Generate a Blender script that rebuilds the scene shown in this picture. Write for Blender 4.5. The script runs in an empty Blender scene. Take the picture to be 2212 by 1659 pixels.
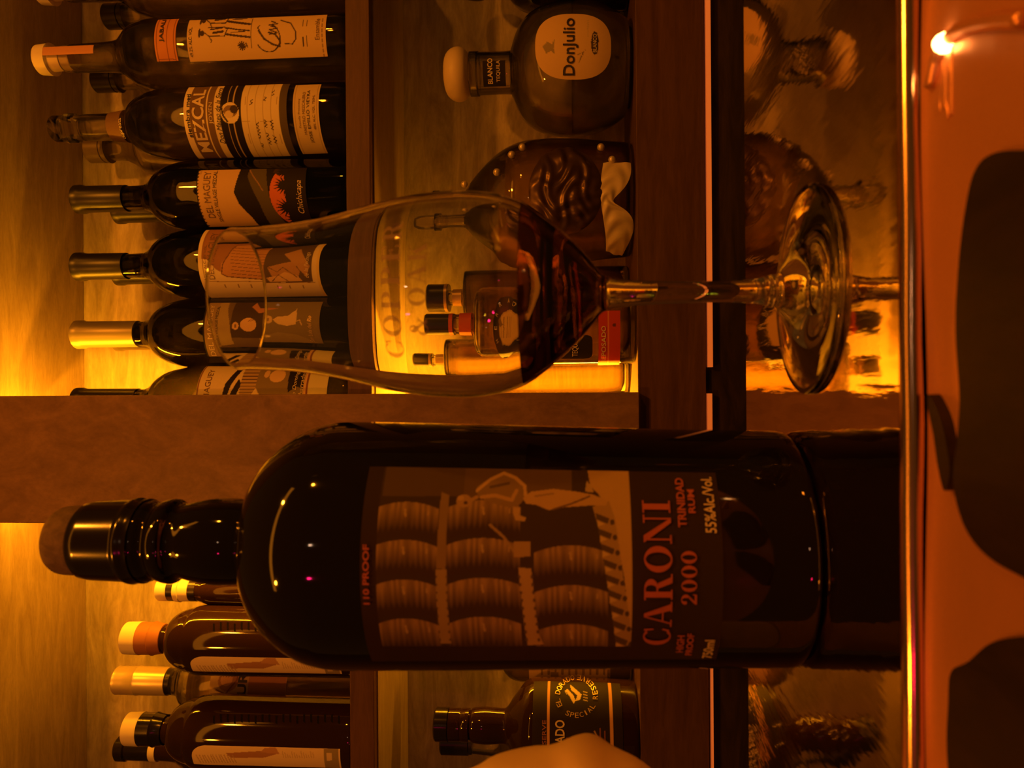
import bpy, math, random
import numpy as np
from mathutils import Vector, Matrix

# ------------------------------------------------------------------ camera, world, lights, exposure
S = bpy.context.scene
COL = S.collection
F_PX = 1660.0
CAM = np.array([0.0, 0.0, 1.18])
PITCH = math.radians(4.27)
ROLL = math.radians(0.40)
_F = np.array([0, math.cos(PITCH), math.sin(PITCH)])
_U0 = np.array([0, -math.sin(PITCH), math.cos(PITCH)])
_R0 = np.array([1.0, 0, 0])
_U = _U0 * math.cos(ROLL) + _R0 * math.sin(ROLL)
_R = _R0 * math.cos(ROLL) - _U0 * math.sin(ROLL)
cam_d = bpy.data.cameras.new('camera')
cam_d.sensor_fit = 'HORIZONTAL'
cam_d.sensor_width = 36.0
cam_d.lens = F_PX / 2212 * 36.0
cam_d.clip_start = 0.01
cam_d.dof.use_dof = True
cam_d.dof.focus_distance = 0.62
cam_d.dof.aperture_fstop = 27.0 / 1.3
cam = bpy.data.objects.new('camera', cam_d)
COL.objects.link(cam)
m = Matrix.Identity(4)
for i in range(3):
    m[i][0] = -_U[i]; m[i][1] = _R[i]; m[i][2] = -_F[i]; m[i][3] = CAM[i]
cam.matrix_world = m
S.camera = cam

S.view_settings.view_transform = 'Standard'
S.view_settings.look = 'None'
S.view_settings.gamma = 1.0
S.view_settings.use_curve_mapping = False
S.view_settings.exposure = 0.0
cy = S.cycles
cy.max_bounces = 14
cy.diffuse_bounces = 3
cy.glossy_bounces = 6
cy.transmission_bounces = 14
cy.transparent_max_bounces = 12
cy.sample_clamp_indirect = 2.5
cy.use_denoising = True

world = bpy.data.worlds.new('world')
S.world = world
world.use_nodes = True
world.node_tree.nodes['Background'].inputs[0].default_value = (1.0, 0.36, 0.05, 1)
world.node_tree.nodes['Background'].inputs[1].default_value = 0.05

AMBER = (1.0, 0.335, 0.006)
WARM = (1.0, 0.27, 0.012)

def area_light(name, loc, direction, sx, sy, power, color):
    d = bpy.data.lights.new(name, 'AREA')
    d.shape = 'RECTANGLE'; d.size = sx; d.size_y = sy
    d.energy = power; d.color = color
    o = bpy.data.objects.new(name, d)
    COL.objects.link(o)
    o.location = loc
    dv = Vector(direction).normalized()
    o.rotation_euler = dv.to_track_quat('-Z', 'Y').to_euler()
    return o

def point_light(name, loc, power, color, radius):
    d = bpy.data.lights.new(name, 'POINT')
    d.energy = power; d.color = color; d.shadow_soft_size = radius
    o = bpy.data.objects.new(name, d)
    COL.objects.link(o); o.location = loc
    return o

# bar room lamps behind the camera; the linear one added for the lip highlight
area_light('lip_highlight_lamp', (0.15, -0.10, 2.02), (-0.05, 1.0, -0.75), 1.3, 0.07, 1.1, WARM)
point_light('ceiling_bulb', (0.46, -0.06, 1.98), 17.0, WARM, 0.020)
point_light('ceiling_bulb', (-0.38, -0.16, 1.95), 9.0, WARM, 0.020)
point_light('ceiling_bulb', (1.15, -0.30, 1.80), 9.0, WARM, 0.020)
point_light('magenta_sign_lamp', (-0.328, -0.467, 0.865), 0.80, (1.0, 0.01, 0.12), 0.012)
point_light('magenta_sign_lamp', (-0.320, -0.463, 1.545), 0.45, (1.0, 0.01, 0.12), 0.012)
point_light('magenta_sign_lamp', (-0.440, -0.420, 0.950), 1.0, (1.0, 0.01, 0.14), 0.016)
point_light('yellow_bar_lamp', (-0.42, -0.60, 0.98), 0.18, (0.8, 0.75, 0.03), 0.008)
point_light('white_bar_lamp', (0.10, -0.70, 1.62), 0.22, (1.0, 0.55, 0.30), 0.012)

# ------------------------------------------------------------------ pixel <-> world helpers (photo frame 2212 x 1659)
def rays(x, y):
    x = np.asarray(x, float); y = np.asarray(y, float)
    d = _F * F_PX + np.multiply.outer(x - 1106.0, -_U) + np.multiply.outer(829.5 - y, _R)
    return d

def pY(x, y, Y):
    d = rays(x, y)
    return CAM + d * ((Y - CAM[1]) / d[..., 1])[..., None] if d.ndim > 1 else CAM + d * (Y - CAM[1]) / d[1]

def pZ(x, y, z):
    d = rays(x, y)
    return CAM + d * (z - CAM[2]) / d[2]

def depth(p):
    return float(np.dot(np.asarray(p) - CAM, _F))

def proj(P):
    q = np.asarray(P) - CAM
    f = q @ _F
    return 1106.0 - F_PX * (q @ _U) / f, 829.5 - F_PX * (q @ _R) / f

ZL = CAM[2] - 0.0795          # top of the copper ledge
YF, YB = 0.755, 0.910         # front edge and back panel of the shelving

# ------------------------------------------------------------------ materials
def mat(name, color=(0.5, 0.5, 0.5), rough=0.5, metal=0.0, trans=0.0, ior=1.5, coat=0.0, spec=0.5):
    M = bpy.data.materials.new(name)
    M.use_nodes = True
    b = M.node_tree.nodes['Principled BSDF']
    b.inputs['Base Color'].default_value = (*color, 1)
    b.inputs['Roughness'].default_value = rough
    b.inputs['Metallic'].default_value = metal
    b.inputs['Transmission Weight'].default_value = trans
    b.inputs['IOR'].default_value = ior
    b.inputs['Coat Weight'].default_value = coat
    b.inputs['Specular IOR Level'].default_value = spec
    return M

def nodes_of(M):
    nt = M.node_tree
    return nt, nt.nodes, nt.links, nt.nodes['Principled BSDF']

def mapping(nt, scale, kind='Object'):
    tc = nt.nodes.new('ShaderNodeTexCoord')
    mp = nt.nodes.new('ShaderNodeMapping')
    mp.inputs['Scale'].default_value = scale
    nt.links.new(tc.outputs[kind], mp.inputs['Vector'])
    return mp

def noise(nt, vec, scale, detail=4, rough=0.55, dist=0.0):
    n = nt.nodes.new('ShaderNodeTexNoise')
    n.inputs['Scale'].default_value = scale
    n.inputs['Detail'].default_value = detail
    n.inputs['Roughness'].default_value = rough
    n.inputs['Distortion'].default_value = dist
    nt.links.new(vec.outputs[0], n.inputs['Vector'])
    return n

def ramp(nt, src, stops):
    r = nt.nodes.new('ShaderNodeValToRGB')
    e = r.color_ramp.elements
    while len(e) < len(stops):
        e.new(0.5)
    for k, (p, c) in enumerate(stops):
        e[k].position = p; e[k].color = (*c, 1)
    nt.links.new(src, r.inputs['Fac'])
    return r

def wood(name, dark, light, scale=(1, 1, 1), nscale=9, rough=0.45, bump=0.02, dist=1.2):
    M = mat(name, light, rough, spec=0.3)
    nt, N, L, b = nodes_of(M)
    mp = mapping(nt, scale)
    n1 = noise(nt, mp, nscale, 8, 0.6, dist)
    r = ramp(nt, n1.outputs['Fac'], [(0.30, dark), (0.72, light)])
    n2 = noise(nt, mp, nscale * 9, 5, 0.7, 0.2)
    mx = N.new('ShaderNodeMixRGB'); mx.blend_type = 'MULTIPLY'; mx.inputs['Fac'].default_value = 0.55
    r2 = ramp(nt, n2.outputs['Fac'], [(0.3, (0.62, 0.62, 0.62)), (0.65, (1, 1, 1))])
    L.new(r.outputs[0], mx.inputs[1]); L.new(r2.outputs[0], mx.inputs[2])
    L.new(mx.outputs[0], b.inputs['Base Color'])
    bp = N.new('ShaderNodeBump'); bp.inputs['Strength'].default_value = bump
    L.new(n2.outputs['Fac'], bp.inputs['Height']); L.new(bp.outputs[0], b.inputs['Normal'])
    return M

M = {}
M['post_wood'] = wood('post_wood', (0.16, 0.088, 0.055), (0.27, 0.155, 0.10), (8, 8, 5), 4)
M['board_wood'] = wood('board_wood', (0.075, 0.034, 0.022), (0.13, 0.064, 0.042), (1.5, 8, 14), 5)
M['back_wood'] = wood('back_wood', (0.30, 0.24, 0.16), (0.52, 0.44, 0.32), (2, 2, 9), 4, 0.4, 0.03, 2.5)
M['under_wood'] = wood('under_wood', (0.26, 0.19, 0.12), (0.40, 0.31, 0.21), (2.5, 14, 3), 4, 0.35, 0.03, 1.5)
M['cabinet_wood'] = wood('cabinet_wood', (0.012, 0.008, 0.007), (0.05, 0.03, 0.02), (2, 6, 12), 5)

def copper(name, col, rough, waves):
    C = mat(name, col, rough, 1.0)
    nt, N, L, b = nodes_of(C)
    h = None
    for (sc, ns, st, dist) in waves:
        mp = mapping(nt, sc)
        n = noise(nt, mp, ns, 3, 0.5)
        bp = N.new('ShaderNodeBump')
        bp.inputs['Strength'].default_value = st
        bp.inputs['Distance'].default_value = dist
        L.new(n.outputs['Fac'], bp.inputs['Height'])
        if h: L.new(h.outputs[0], bp.inputs['Normal'])
        h = bp
    L.new(h.outputs[0], b.inputs['Normal'])
    return C
M['copper'] = copper('polished_copper', (0.93, 0.72, 0.60), 0.035,
                     [((50, 7, 10), 1.0, 0.25, 0.0006), ((240, 30, 40), 1.0, 0.20, 0.00035)])
M['copper_lip'] = copper('burnished_copper_lip', (0.92, 0.60, 0.40), 0.17, [((30, 10, 10), 1.0, 0.25, 0.001)])
M['copper_low'] = copper('worn_copper', (0.74, 0.34, 0.19), 0.32, [((14, 30, 10), 1.0, 0.4, 0.004)])
M['copper_low'].node_tree.nodes['Principled BSDF'].inputs['Metallic'].default_value = 0.6
M['reflection_patch'] = wood('dark_reflection_tone', (0.008, 0.0045, 0.003), (0.026, 0.014, 0.009), (10, 2, 2), 5, 0.50)
M['clear_glass'] = mat('clear_glass', (1, 1, 1), 0.0, 0, 1.0, 1.5)
def thin_glass(name, tint, ior, share, gloss=1.0):
    """Clear material: part straight-through tinted film with Fresnel sheen, part true refraction."""
    G_ = bpy.data.materials.new(name); G_.use_nodes = True
    nt = G_.node_tree; N = nt.nodes; L = nt.links
    N.remove(N['Principled BSDF'])
    t = N.new('ShaderNodeBsdfTransparent'); t.inputs[0].default_value = (*tint, 1)
    g = N.new('ShaderNodeBsdfGlossy'); g.inputs['Roughness'].default_value = 0.02
    fr = N.new('ShaderNodeFresnel'); fr.inputs[0].default_value = ior
    a = N.new('ShaderNodeMixShader'); L.new(fr.outputs[0], a.inputs[0]); L.new(t.outputs[0], a.inputs[1]); L.new(g.outputs[0], a.inputs[2])
    q = N.new('ShaderNodeBsdfGlass'); q.inputs['Color'].default_value = (*tint, 1); q.inputs['IOR'].default_value = ior; q.inputs['Roughness'].default_value = 0.0
    b_ = N.new('ShaderNodeMixShader'); b_.inputs[0].default_value = share
    L.new(a.outputs[0], b_.inputs[1]); L.new(q.outputs[0], b_.inputs[2]); L.new(b_.outputs[0], N['Material Output'].inputs['Surface'])
    return G_
M['pale_glass'] = thin_glass('pale_glass', (0.96, 0.94, 0.88), 1.45, 0.35)
M['green_glass'] = thin_glass('green_glass', (0.62, 0.60, 0.30), 1.5, 0.4)
M['dark_glass'] = mat('dark_glass', (0.007, 0.005, 0.002), 0.05, 0, 0, 1.5, spec=0.5)
M['smoked_glass'] = mat('smoked_glass', (0.022, 0.009, 0.002), 0.05, 0, 0.0, 1.5, spec=0.4)
M['spirit'] = thin_glass('clear_spirit', (0.95, 0.92, 0.85), 1.33, 0.5)
M['gold_spirit'] = thin_glass('golden_spirit', (0.96, 0.84, 0.52), 1.33, 0.5)
M['rum'] = mat('dark_rum', (0.17, 0.055, 0.012), 0.0, 0, 1.0, 1.36)
M['black_cap'] = mat('black_cap', (0.012, 0.008, 0.006), 0.28)
M['black_gloss'] = mat('glossy_black_wax', (0.010, 0.007, 0.005), 0.16, spec=0.5)
M['capsule_dark'] = mat('dark_green_foil', (0.012, 0.010, 0.004), 0.36, 0.1)
M['capsule_olive'] = mat('olive_foil', (0.26, 0.22, 0.10), 0.38, 0.4)
M['capsule_brown'] = mat('brown_foil', (0.10, 0.075, 0.04), 0.38, 0.3)
M['cream_cap'] = mat('cream_cap', (0.72, 0.64, 0.45), 0.5)
M['tan_strip'] = mat('brown_paper_strip', (0.30, 0.11, 0.05), 0.6)
M['cork'] = wood('cork', (0.12, 0.08, 0.045), (0.22, 0.15, 0.09), (60, 60, 60), 3, 0.8)
M['cork_pale'] = mat('pale_stopper', (0.62, 0.50, 0.32), 0.45)
M['metal_cap'] = mat('champagne_metal_cap', (0.68, 0.56, 0.36), 0.32, 0.5)
M['ink'] = mat('dark_ink', (0.02, 0.014, 0.01), 0.6)
M['brown_ink'] = mat('brown_ink', (0.16, 0.09, 0.04), 0.6)
M['red_ink'] = mat('red_ink', (0.36, 0.085, 0.03), 0.6)
M['cream_ink'] = mat('cream_ink', (0.66, 0.56, 0.40), 0.6)
M['gold_ink'] = mat('gold_ink', (0.62, 0.45, 0.22), 0.35, 0.5)
M['red_paper'] = mat('red_paper', (0.42, 0.05, 0.02), 0.55)
M['black_paper'] = mat('black_paper', (0.02, 0.016, 0.012), 0.5)
M['cloth'] = mat('pale_cloth', (0.62, 0.47, 0.28), 0.8)
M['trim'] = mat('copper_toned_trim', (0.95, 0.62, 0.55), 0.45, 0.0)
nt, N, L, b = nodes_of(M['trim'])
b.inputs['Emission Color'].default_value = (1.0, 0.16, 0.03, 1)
b.inputs['Emission Strength'].default_value = 0.26  # weak glow added so the strip looks bright under dim light
M['led'] = mat('amber_diode', (1, 0.6, 0.1), 0.4)
nt, N, L, b = nodes_of(M['led'])
b.inputs['Emission Color'].default_value = (*AMBER, 1)
b.inputs['Emission Strength'].default_value = 20.0
# printed paper: the print is carried as a colour attribute
M['print'] = mat('printed_paper', (0.8, 0.8, 0.8), 0.6, spec=0.12)
nt, N, L, b = nodes_of(M['print'])
va = N.new('ShaderNodeVertexColor'); va.layer_name = 'print'
L.new(va.outputs['Color'], b.inputs['Base Color'])
# etched lettering on the drinking glass: frosted, half see-through
M['etch'] = mat('etched_frost', (0.30, 0.22, 0.14), 0.7)
nt, N, L, b = nodes_of(M['etch'])
tr = N.new('ShaderNodeBsdfTransparent'); mx = N.new('ShaderNodeMixShader'); mx.inputs[0].default_value = 0.62
L.new(tr.outputs[0], mx.inputs[1]); L.new(b.outputs[0], mx.inputs[2])
L.new(mx.outputs[0], N['Material Output'].inputs['Surface'])

# ------------------------------------------------------------------ object helpers
def empty(name, loc):
    o = bpy.data.objects.new(name, None)
    o.empty_display_size = 0.02
    o.location = [float(c) for c in loc]
    COL.objects.link(o)
    return o

def tag(o, label=None, cat=None, group=None, kind=None):
    if label: o['label'] = label
    if cat: o['category'] = cat
    if group: o['group'] = group
    if kind: o['kind'] = kind
    return o

def wloc(o):
    p = Vector((0, 0, 0))
    while o is not None:
        p += o.location; o = o.parent
    return p

def obj(name, verts, faces, material, parent=None, smooth=True, base=None, col=None):
    me = bpy.data.meshes.new(name)
    v = np.asarray(verts, float).reshape(-1, 3)
    org = np.array(wloc(parent)) if parent is not None else np.zeros(3)
    if base is not None:
        org = np.asarray(base, float)
    me.from_pydata((v - org).tolist(), [], faces)
    me.validate()
    if smooth:
        me.polygons.foreach_set('use_smooth', [True] * len(me.polygons))
    if col is not None:
        a = me.color_attributes.new('print', 'FLOAT_COLOR', 'POINT')
        c = np.ones((len(v), 4)); c[:, :3] = col
        a.data.foreach_set('color', c.ravel())
    me.materials.append(material)
    me.update()
    o = bpy.data.objects.new(name, me)
    COL.objects.link(o)
    if base is not None:
        o.location = [float(c) for c in base]
    if parent is not None:
        o.parent = parent
        if base is not None:
            o.location = Vector([float(c) for c in base]) - wloc(parent)
    return o

def box_vf(x0, x1, y0, y1, z0, z1):
    v = [(x, y, z) for z in (z0, z1) for y in (y0, y1) for x in (x0, x1)]
    f = [(0, 2, 3, 1), (4, 5, 7, 6), (0, 1, 5, 4), (2, 6, 7, 3), (0, 4, 6, 2), (1, 3, 7, 5)]
    return v, f

def box(name, b6, material, parent=None, bevel=0.0):
    v, f = box_vf(*b6)
    o = obj(name, v, f, material, parent, smooth=False)
    if bevel:
        md = o.modifiers.new('edge', 'BEVEL'); md.width = bevel; md.segments = 3
    return o

class Lathe:
    """A body of revolution (or softly squared section) about a vertical axis; radii given against height."""
    def __init__(s, ax, ay, zs, rs, n=2.0):
        o = np.argsort(zs)
        s.ax, s.ay = float(ax), float(ay)
        s.zs = np.asarray(zs, float)[o]; s.rs = np.asarray(rs, float)[o]
        s.n = n
    def r(s, z):
        return np.interp(z, s.zs, s.rs)
    def shape(s, th):
        if s.n == 2.0: return np.ones_like(th)
        return 1.0 / (np.abs(np.cos(th)) ** s.n + np.abs(np.sin(th)) ** s.n) ** (1.0 / s.n)
    def pt(s, th, z, off=0.0):
        th = np.asarray(th, float); z = np.asarray(z, float)
        r = s.r(z) * s.shape(th) + off
        return np.stack([s.ax + r * np.sin(th), s.ay - r * np.cos(th), z + 0 * th], -1)
    def hit(s, x, y, off=0.0):
        """First point of the body's surface met by the photo ray through (x, y)."""
        d = rays(x, y); d = d / d[..., 1:2]
        t0 = s.ay - s.rs.max() * 1.3; t1 = s.ay + 0.0
        ts = np.linspace(t0, t1, 160)
        best = np.full(d.shape[:-1], t1)
        found = np.zeros(d.shape[:-1], bool)
        prev = t0
        for t in ts:
            p = CAM + d * t
            dx, dy = p[..., 0] - s.ax, p[..., 1] - s.ay
            th = np.arctan2(dx, -dy)
            inside = np.hypot(dx, dy) < s.r(p[..., 2]) * s.shape(th) + off
            new = inside & ~found
            best = np.where(new, t, best); found |= inside
        lo = best - (ts[1] - ts[0]); hi = best
        for _ in range(14):
            mid = (lo + hi) / 2
            p = CAM + d * mid[..., None]
            dx, dy = p[..., 0] - s.ax, p[..., 1] - s.ay
            th = np.arctan2(dx, -dy)
            ins = np.hypot(dx, dy) < s.r(p[..., 2]) * s.shape(th) + off
            hi = np.where(ins, mid, hi); lo = np.where(ins, lo, mid)
        return CAM + d * hi[..., None]
    def theta(s, x, y):
        p = s.hit(np.array([float(x)]), np.array([float(y)]))[0]
        return math.atan2(p[0] - s.ax, -(p[1] - s.ay))

def spline(zs, rs, k=6):
    """Catmull-Rom refinement of a profile."""
    P = np.stack([zs, rs], 1); out = []
    n = len(P)
    for i in range(n - 1):
        p0, p1, p2, p3 = P[max(i - 1, 0)], P[i], P[i + 1], P[min(i + 2, n - 1)]
        for j in range(k):
            t = j / k
            out.append(0.5 * ((2 * p1) + (-p0 + p2) * t + (2 * p0 - 5 * p1 + 4 * p2 - p3) * t * t + (-p0 + 3 * p1 - 3 * p2 + p3) * t ** 3))
    out.append(P[-1])
    out = np.array(out)
    out[:, 1] = np.maximum(out[:, 1], 1e-5)
    return out[:, 0], out[:, 1]

def revolve(ax, ay, prof, seg=64, n=2.0, cap0=True, cap1=True):
    """prof: list of (r, z) followed in order; closed with points on the axis when asked."""
    th = np.linspace(0, 2 * math.pi, seg, endpoint=False)
    sh = np.ones(seg) if n == 2.0 else 1.0 / (np.abs(np.cos(th)) ** n + np.abs(np.sin(th)) ** n) ** (1.0 / n)
    V = []; Fc = []
    for (r, z) in prof:
        for k in range(seg):
            V.append((ax + r * sh[k] * math.sin(th[k]), ay - r * sh[k] * math.cos(th[k]), z))
    m_ = len(prof)
    for i in range(m_ - 1):
        for k in range(seg):
            a = i * seg + k; b_ = i * seg + (k + 1) % seg
            Fc.append((a, b_, b_ + seg, a + seg))
    if cap0:
        V.append((ax, ay, prof[0][1])); c = len(V) - 1
        Fc += [(c, (k + 1) % seg, k) for k in range(seg)]
    if cap1:
        V.append((ax, ay, prof[-1][1])); c = len(V) - 1; o = (m_ - 1) * seg
        Fc += [(c, o + k, o + (k + 1) % seg) for k in range(seg)]
    return V, Fc

def px_profile(pts, yc, Y, z_floor=None, n=2.0, smooth=True, x_base=None):
    """Profile from (x_img, half width px) measured on the photo, at depth Y; axis under (x_base, yc)."""
    xb = x_base if x_base is not None else pts[-1][0]
    a = pY(xb, yc, Y)
    ax = a[0]
    zs, rs = [], []
    for (x, r) in pts:
        # the point of the axis seen at photo column x
        u = (ax - CAM[0])
        # solve on plane Y for the ray whose x_world equals ax
        yy = yc
        for _ in range(4):
            p = pY(x, yy, Y)
            yy -= (ax - p[0]) * F_PX / depth(p)
        p = pY(x, yy, Y)
        zs.append(p[2]); rs.append(r * depth(p) / F_PX)
    zs = np.array(zs); rs = np.array(rs)
    if z_floor is not None:
        lo = zs.min(); top = zs.max()
        zs = top - (top - zs) * (top - z_floor) / (top - lo)
    if smooth:
        zs, rs = spline(zs, rs)
    return Lathe(ax, Y, zs, rs, n)

# ------------------------------------------------------------------ printed labels
class Art:
    """Flat colour print evaluated on a grid; X, Y are photo pixels straightened onto the paper."""
    def __init__(s, X, Y, base):
        s.X, s.Y = X, Y
        s.c = np.empty(X.shape + (3,)); s.c[:] = base
    def put(s, mask, col, a=1.0):
        s.c[mask] = s.c[mask] * (1 - a) + np.array(col) * a
    def rect(s, x0, x1, y0, y1, col, a=1.0):
        s.put((s.X > x0) & (s.X < x1) & (s.Y > y0) & (s.Y < y1), col, a)
    def ell(s, cx, cy_, rx, ry, col, a=1.0, ang=0.0):
        dx, dy = s.X - cx, s.Y - cy_
        ca, sa = math.cos(ang), math.sin(ang)
        s.put(((dx * ca + dy * sa) / rx) ** 2 + ((-dx * sa + dy * ca) / ry) ** 2 < 1, col, a)
    def poly(s, P, col, a=1.0):
        ins = np.zeros(s.X.shape, bool); n = len(P)
        for i in range(n):
            (x1, y1), (x2, y2) = P[i], P[(i + 1) % n]
            if y1 == y2: continue
            c = ((y1 > s.Y) != (y2 > s.Y)) & (s.X < (x2 - x1) * (s.Y - y1) / (y2 - y1) + x1)
            ins ^= c
        s.put(ins, col, a)
    def line(s, P, w, col, a=1.0):
        for (x1, y1), (x2, y2) in zip(P[:-1], P[1:]):
            L2 = max((x2 - x1) ** 2 + (y2 - y1) ** 2, 1e-9)
            t = np.clip(((s.X - x1) * (x2 - x1) + (s.Y - y1) * (y2 - y1)) / L2, 0, 1)
            d = np.hypot(s.X - x1 - t * (x2 - x1), s.Y - y1 - t * (y2 - y1))
            s.put(d < w / 2, col, a)

def label_grid(name, L_, x0, x1, y0, y1, base, art, parent, off=0.0004, step=1.4, mat_=None, edge=None, label=None):
    """Paper wrapped on the body between photo columns x0..x1 and rows y0..y1 (y0 < y1)."""
    xm = (x0 + x1) / 2
    tA = L_.theta(xm, y1); tB = L_.theta(xm, y0)
    thm = (tA + tB) / 2
    z0 = L_.hit(np.array([x0 * 1.0]), np.array([(y0 + y1) / 2]))[0][2]
    z1 = L_.hit(np.array([x1 * 1.0]), np.array([(y0 + y1) / 2]))[0][2]
    nx = max(8, int(abs(x1 - x0) / step)); ny = max(8, int(abs(y1 - y0) / step * 1.2))
    TH, Z = np.meshgrid(np.linspace(tA, tB, ny), np.linspace(z0, z1, nx))
    if edge:
        TH, Z = edge(TH, Z, tA, tB, z0, z1)
    P = L_.pt(TH, Z, off)
    # straightened photo coordinates of the same points
    px, py = proj(P)
    XS = x0 + (Z - z0) / (z1 - z0) * (x1 - x0)
    A = Art(XS, py, base)
    if art: art(A)
    nv = P.reshape(-1, 3)
    f = []
    for i in range(nx - 1):
        for j in range(ny - 1):
            a = i * ny + j
            f.append((a, a + ny, a + ny + 1, a + 1))
    o = obj(name, nv, f, mat_ or M['print'], parent, True, col=A.c.reshape(-1, 3))
    if label: o['label'] = label
    return o

def label_stick(name, L_, cx, cy_, rx, ry, base, art, parent, off=0.0004, expo=3.0, n=40, ang=0.0, label=None):
    """Paper of superellipse outline centred at photo (cx, cy), laid on the body's surface."""
    R_, T_ = np.meshgrid(np.linspace(0, 1, n), np.linspace(0, 2 * math.pi, 4 * n, endpoint=True))
    c, s_ = np.cos(T_), np.sin(T_)
    k = 1 / (np.abs(c) ** expo + np.abs(s_) ** expo) ** (1 / expo)
    X = cx + rx * R_ * k * c; Y = cy_ + ry * R_ * k * s_
    P = L_.hit(X, Y, off)
    A = Art(X, Y, base)
    if art: art(A)
    f = []
    w = n
    for i in range(4 * n - 1):
        for j in range(n - 1):
            a = i * w + j
            f.append((a, a + w, a + w + 1, a + 1))
    o = obj(name, P.reshape(-1, 3), f, M['print'], parent, True, col=A.c.reshape(-1, 3))
    if label: o['label'] = label
    return o

# ------------------------------------------------------------------ lettering
_cache = {}
def sans(text, shear=0.0, bold=0.0):
    key = (text, shear, bold)
    if key in _cache: return _cache[key]
    cu = bpy.data.curves.new('lettering_tmp', 'FONT')
    cu.body = text; cu.shear = shear; cu.offset = bold; cu.resolution_u = 3
    o = bpy.data.objects.new('lettering_tmp', cu)
    COL.objects.link(o)
    dg = bpy.context.evaluated_depsgraph_get()
    me = bpy.data.meshes.new_from_object(o.evaluated_get(dg))
    v = np.array([p.co[:2] for p in me.vertices]).reshape(-1, 2)
    f = [tuple(p.vertices) for p in me.polygons]
    bpy.data.objects.remove(o); bpy.data.curves.remove(cu); bpy.data.meshes.remove(me)
    mn = v.min(0); mxx = v.max(0)
    v = (v - mn) / (mxx - mn)
    _cache[key] = (v, f)
    return v, f

def _q(P, out):
    out.append(P)
def bar(x0, y0, x1, y1):
    return [(x0, y0), (x1, y0), (x1, y1), (x0, y1)]
def arc(cx, cy_, a, b_, tx, ty, a0, a1, n=20):
    """Ring sector with outer radii a, b and inner radii a-tx, b-ty: the fat-and-thin bowl of a modern serif."""
    out = []
    for i in range(n):
        p, q = math.radians(a0 + (a1 - a0) * i / n), math.radians(a0 + (a1 - a0) * (i + 1) / n)
        out.append([(cx + a * math.cos(p), cy_ + b_ * math.sin(p)), (cx + a * math.cos(q), cy_ + b_ * math.sin(q)),
                    (cx + (a - tx) * math.cos(q), cy_ + (b_ - ty) * math.sin(q)), (cx + (a - tx) * math.cos(p), cy_ + (b_ - ty) * math.sin(p))])
    return out
T, H = 0.20, 0.055
def glyph(c):
    """(width, polygons) of a fat-face serif capital one unit high."""
    s = []
    def ser(x, y, w=0.34): s.append(bar(x - w / 2, y, x + w / 2, y + H))
    if c == 'C':
        s += arc(.42, .5, .42, .5, T, H, 50, 310, 30); s.append([(.66, .98), (.74, .98), (.76, .64), (.70, .64)]); s.append([(.70, .34), (.76, .30), (.70, .06), (.62, .1)]); return .80, s
    if c == 'O' or c == '0':
        k = .84 if c == 'O' else .60
        s += arc(k / 2, .5, k / 2, .5, T if c == 'O' else .18, H, 0, 360, 36); return k, s
    if c == 'A':
        s.append([(.36, 1), (.50, 1), (.86, 0), (.62, 0)]); s.append([(.36, 1), (.41, 1), (.13, 0), (.07, 0)])
        s.append(bar(.2, .30, .68, .30 + H)); ser(.12, 0, .28); ser(.74, 0, .36); return .90, s
    if c == 'R':
        s.append(bar(.12, 0, .12 + T, 1)); ser(.22, 0); s.append(bar(.03, 1 - H, .45, 1)); s += arc(.42, .755, .32, .245, T, H, -90, 90)
        s.append(bar(.3, .51, .45, .51 + H)); s.append([(.42, .52), (.60, .52), (.80, .04), (.60, .02)]); s.append(bar(.62, 0, .90, H)); return .90, s
    if c == 'N':
        s.append(bar(.13, 0, .13 + H, 1)); s.append(bar(.80, 0, .80 + H, 1)); s.append([(.05, 1), (.28, 1), (.86, 0), (.70, 0)])
        ser(.16, 0, .28); ser(.82, 1 - H, .28); return .96, s
    if c == 'I':
        s.append(bar(.12, 0, .12 + T, 1)); ser(.22, 0, .42); ser(.22, 1 - H, .42); return .44, s
    if c == 'P':
        s.append(bar(.12, 0, .12 + T, 1)); ser(.22, 0, .40); s.append(bar(.03, 1 - H, .45, 1)); s += arc(.42, .74, .32, .26, T, H, -90, 90); s.append(bar(.3, .48, .45, .48 + H)); return .76, s
    if c == 'E':
        s.append(bar(.12, 0, .12 + T, 1)); s.append(bar(.03, 0, .68, H)); s.append(bar(.03, 1 - H, .66, 1)); s.append(bar(.3, .48, .52, .48 + H))
        s.append(bar(.64, 0, .70, .28)); s.append(bar(.62, .74, .68, 1)); s.append(bar(.49, .38, .54, .64)); return .74, s
    if c == 'K':
        s.append(bar(.12, 0, .12 + T, 1)); ser(.22, 0, .40); ser(.22, 1 - H, .40); s.append([(.30, .42), (.36, .42), (.78, .98), (.70, .98)])
        s.append([(.40, .58), (.60, .66), (.90, .03), (.66, .03)]); s.append(bar(.6, 0, .95, H)); s.append(bar(.6, 1 - H, .9, 1)); return .95, s
    if c == '2':
        s += arc(.30, .70, .27, .30, .17, H, -35, 165); s.append([(.52, .55), (.36, .50), (.04, .10), (.12, .0)]); s.append([(.04, 0), (.56, 0), (.58, .26), (.54, .26), (.50, .14), (.10, .14)]); s += arc(.14, .72, .09, .09, .08, .08, 0, 360, 12); return .62, s
    if c == '&':
        s += arc(.34, .27, .30, .29, .15, H, 60, 330); s += arc(.36, .77, .19, .23, .12, H, -80, 260); s.append([(.20, .86), (.36, .84), (.84, .03), (.66, .0)]); s.append([(.55, .14), (.62, .10), (.84, .46), (.78, .48)]); s.append(bar(.7, .46, .92, .46 + H)); return .95, s
    return .35, s

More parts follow.
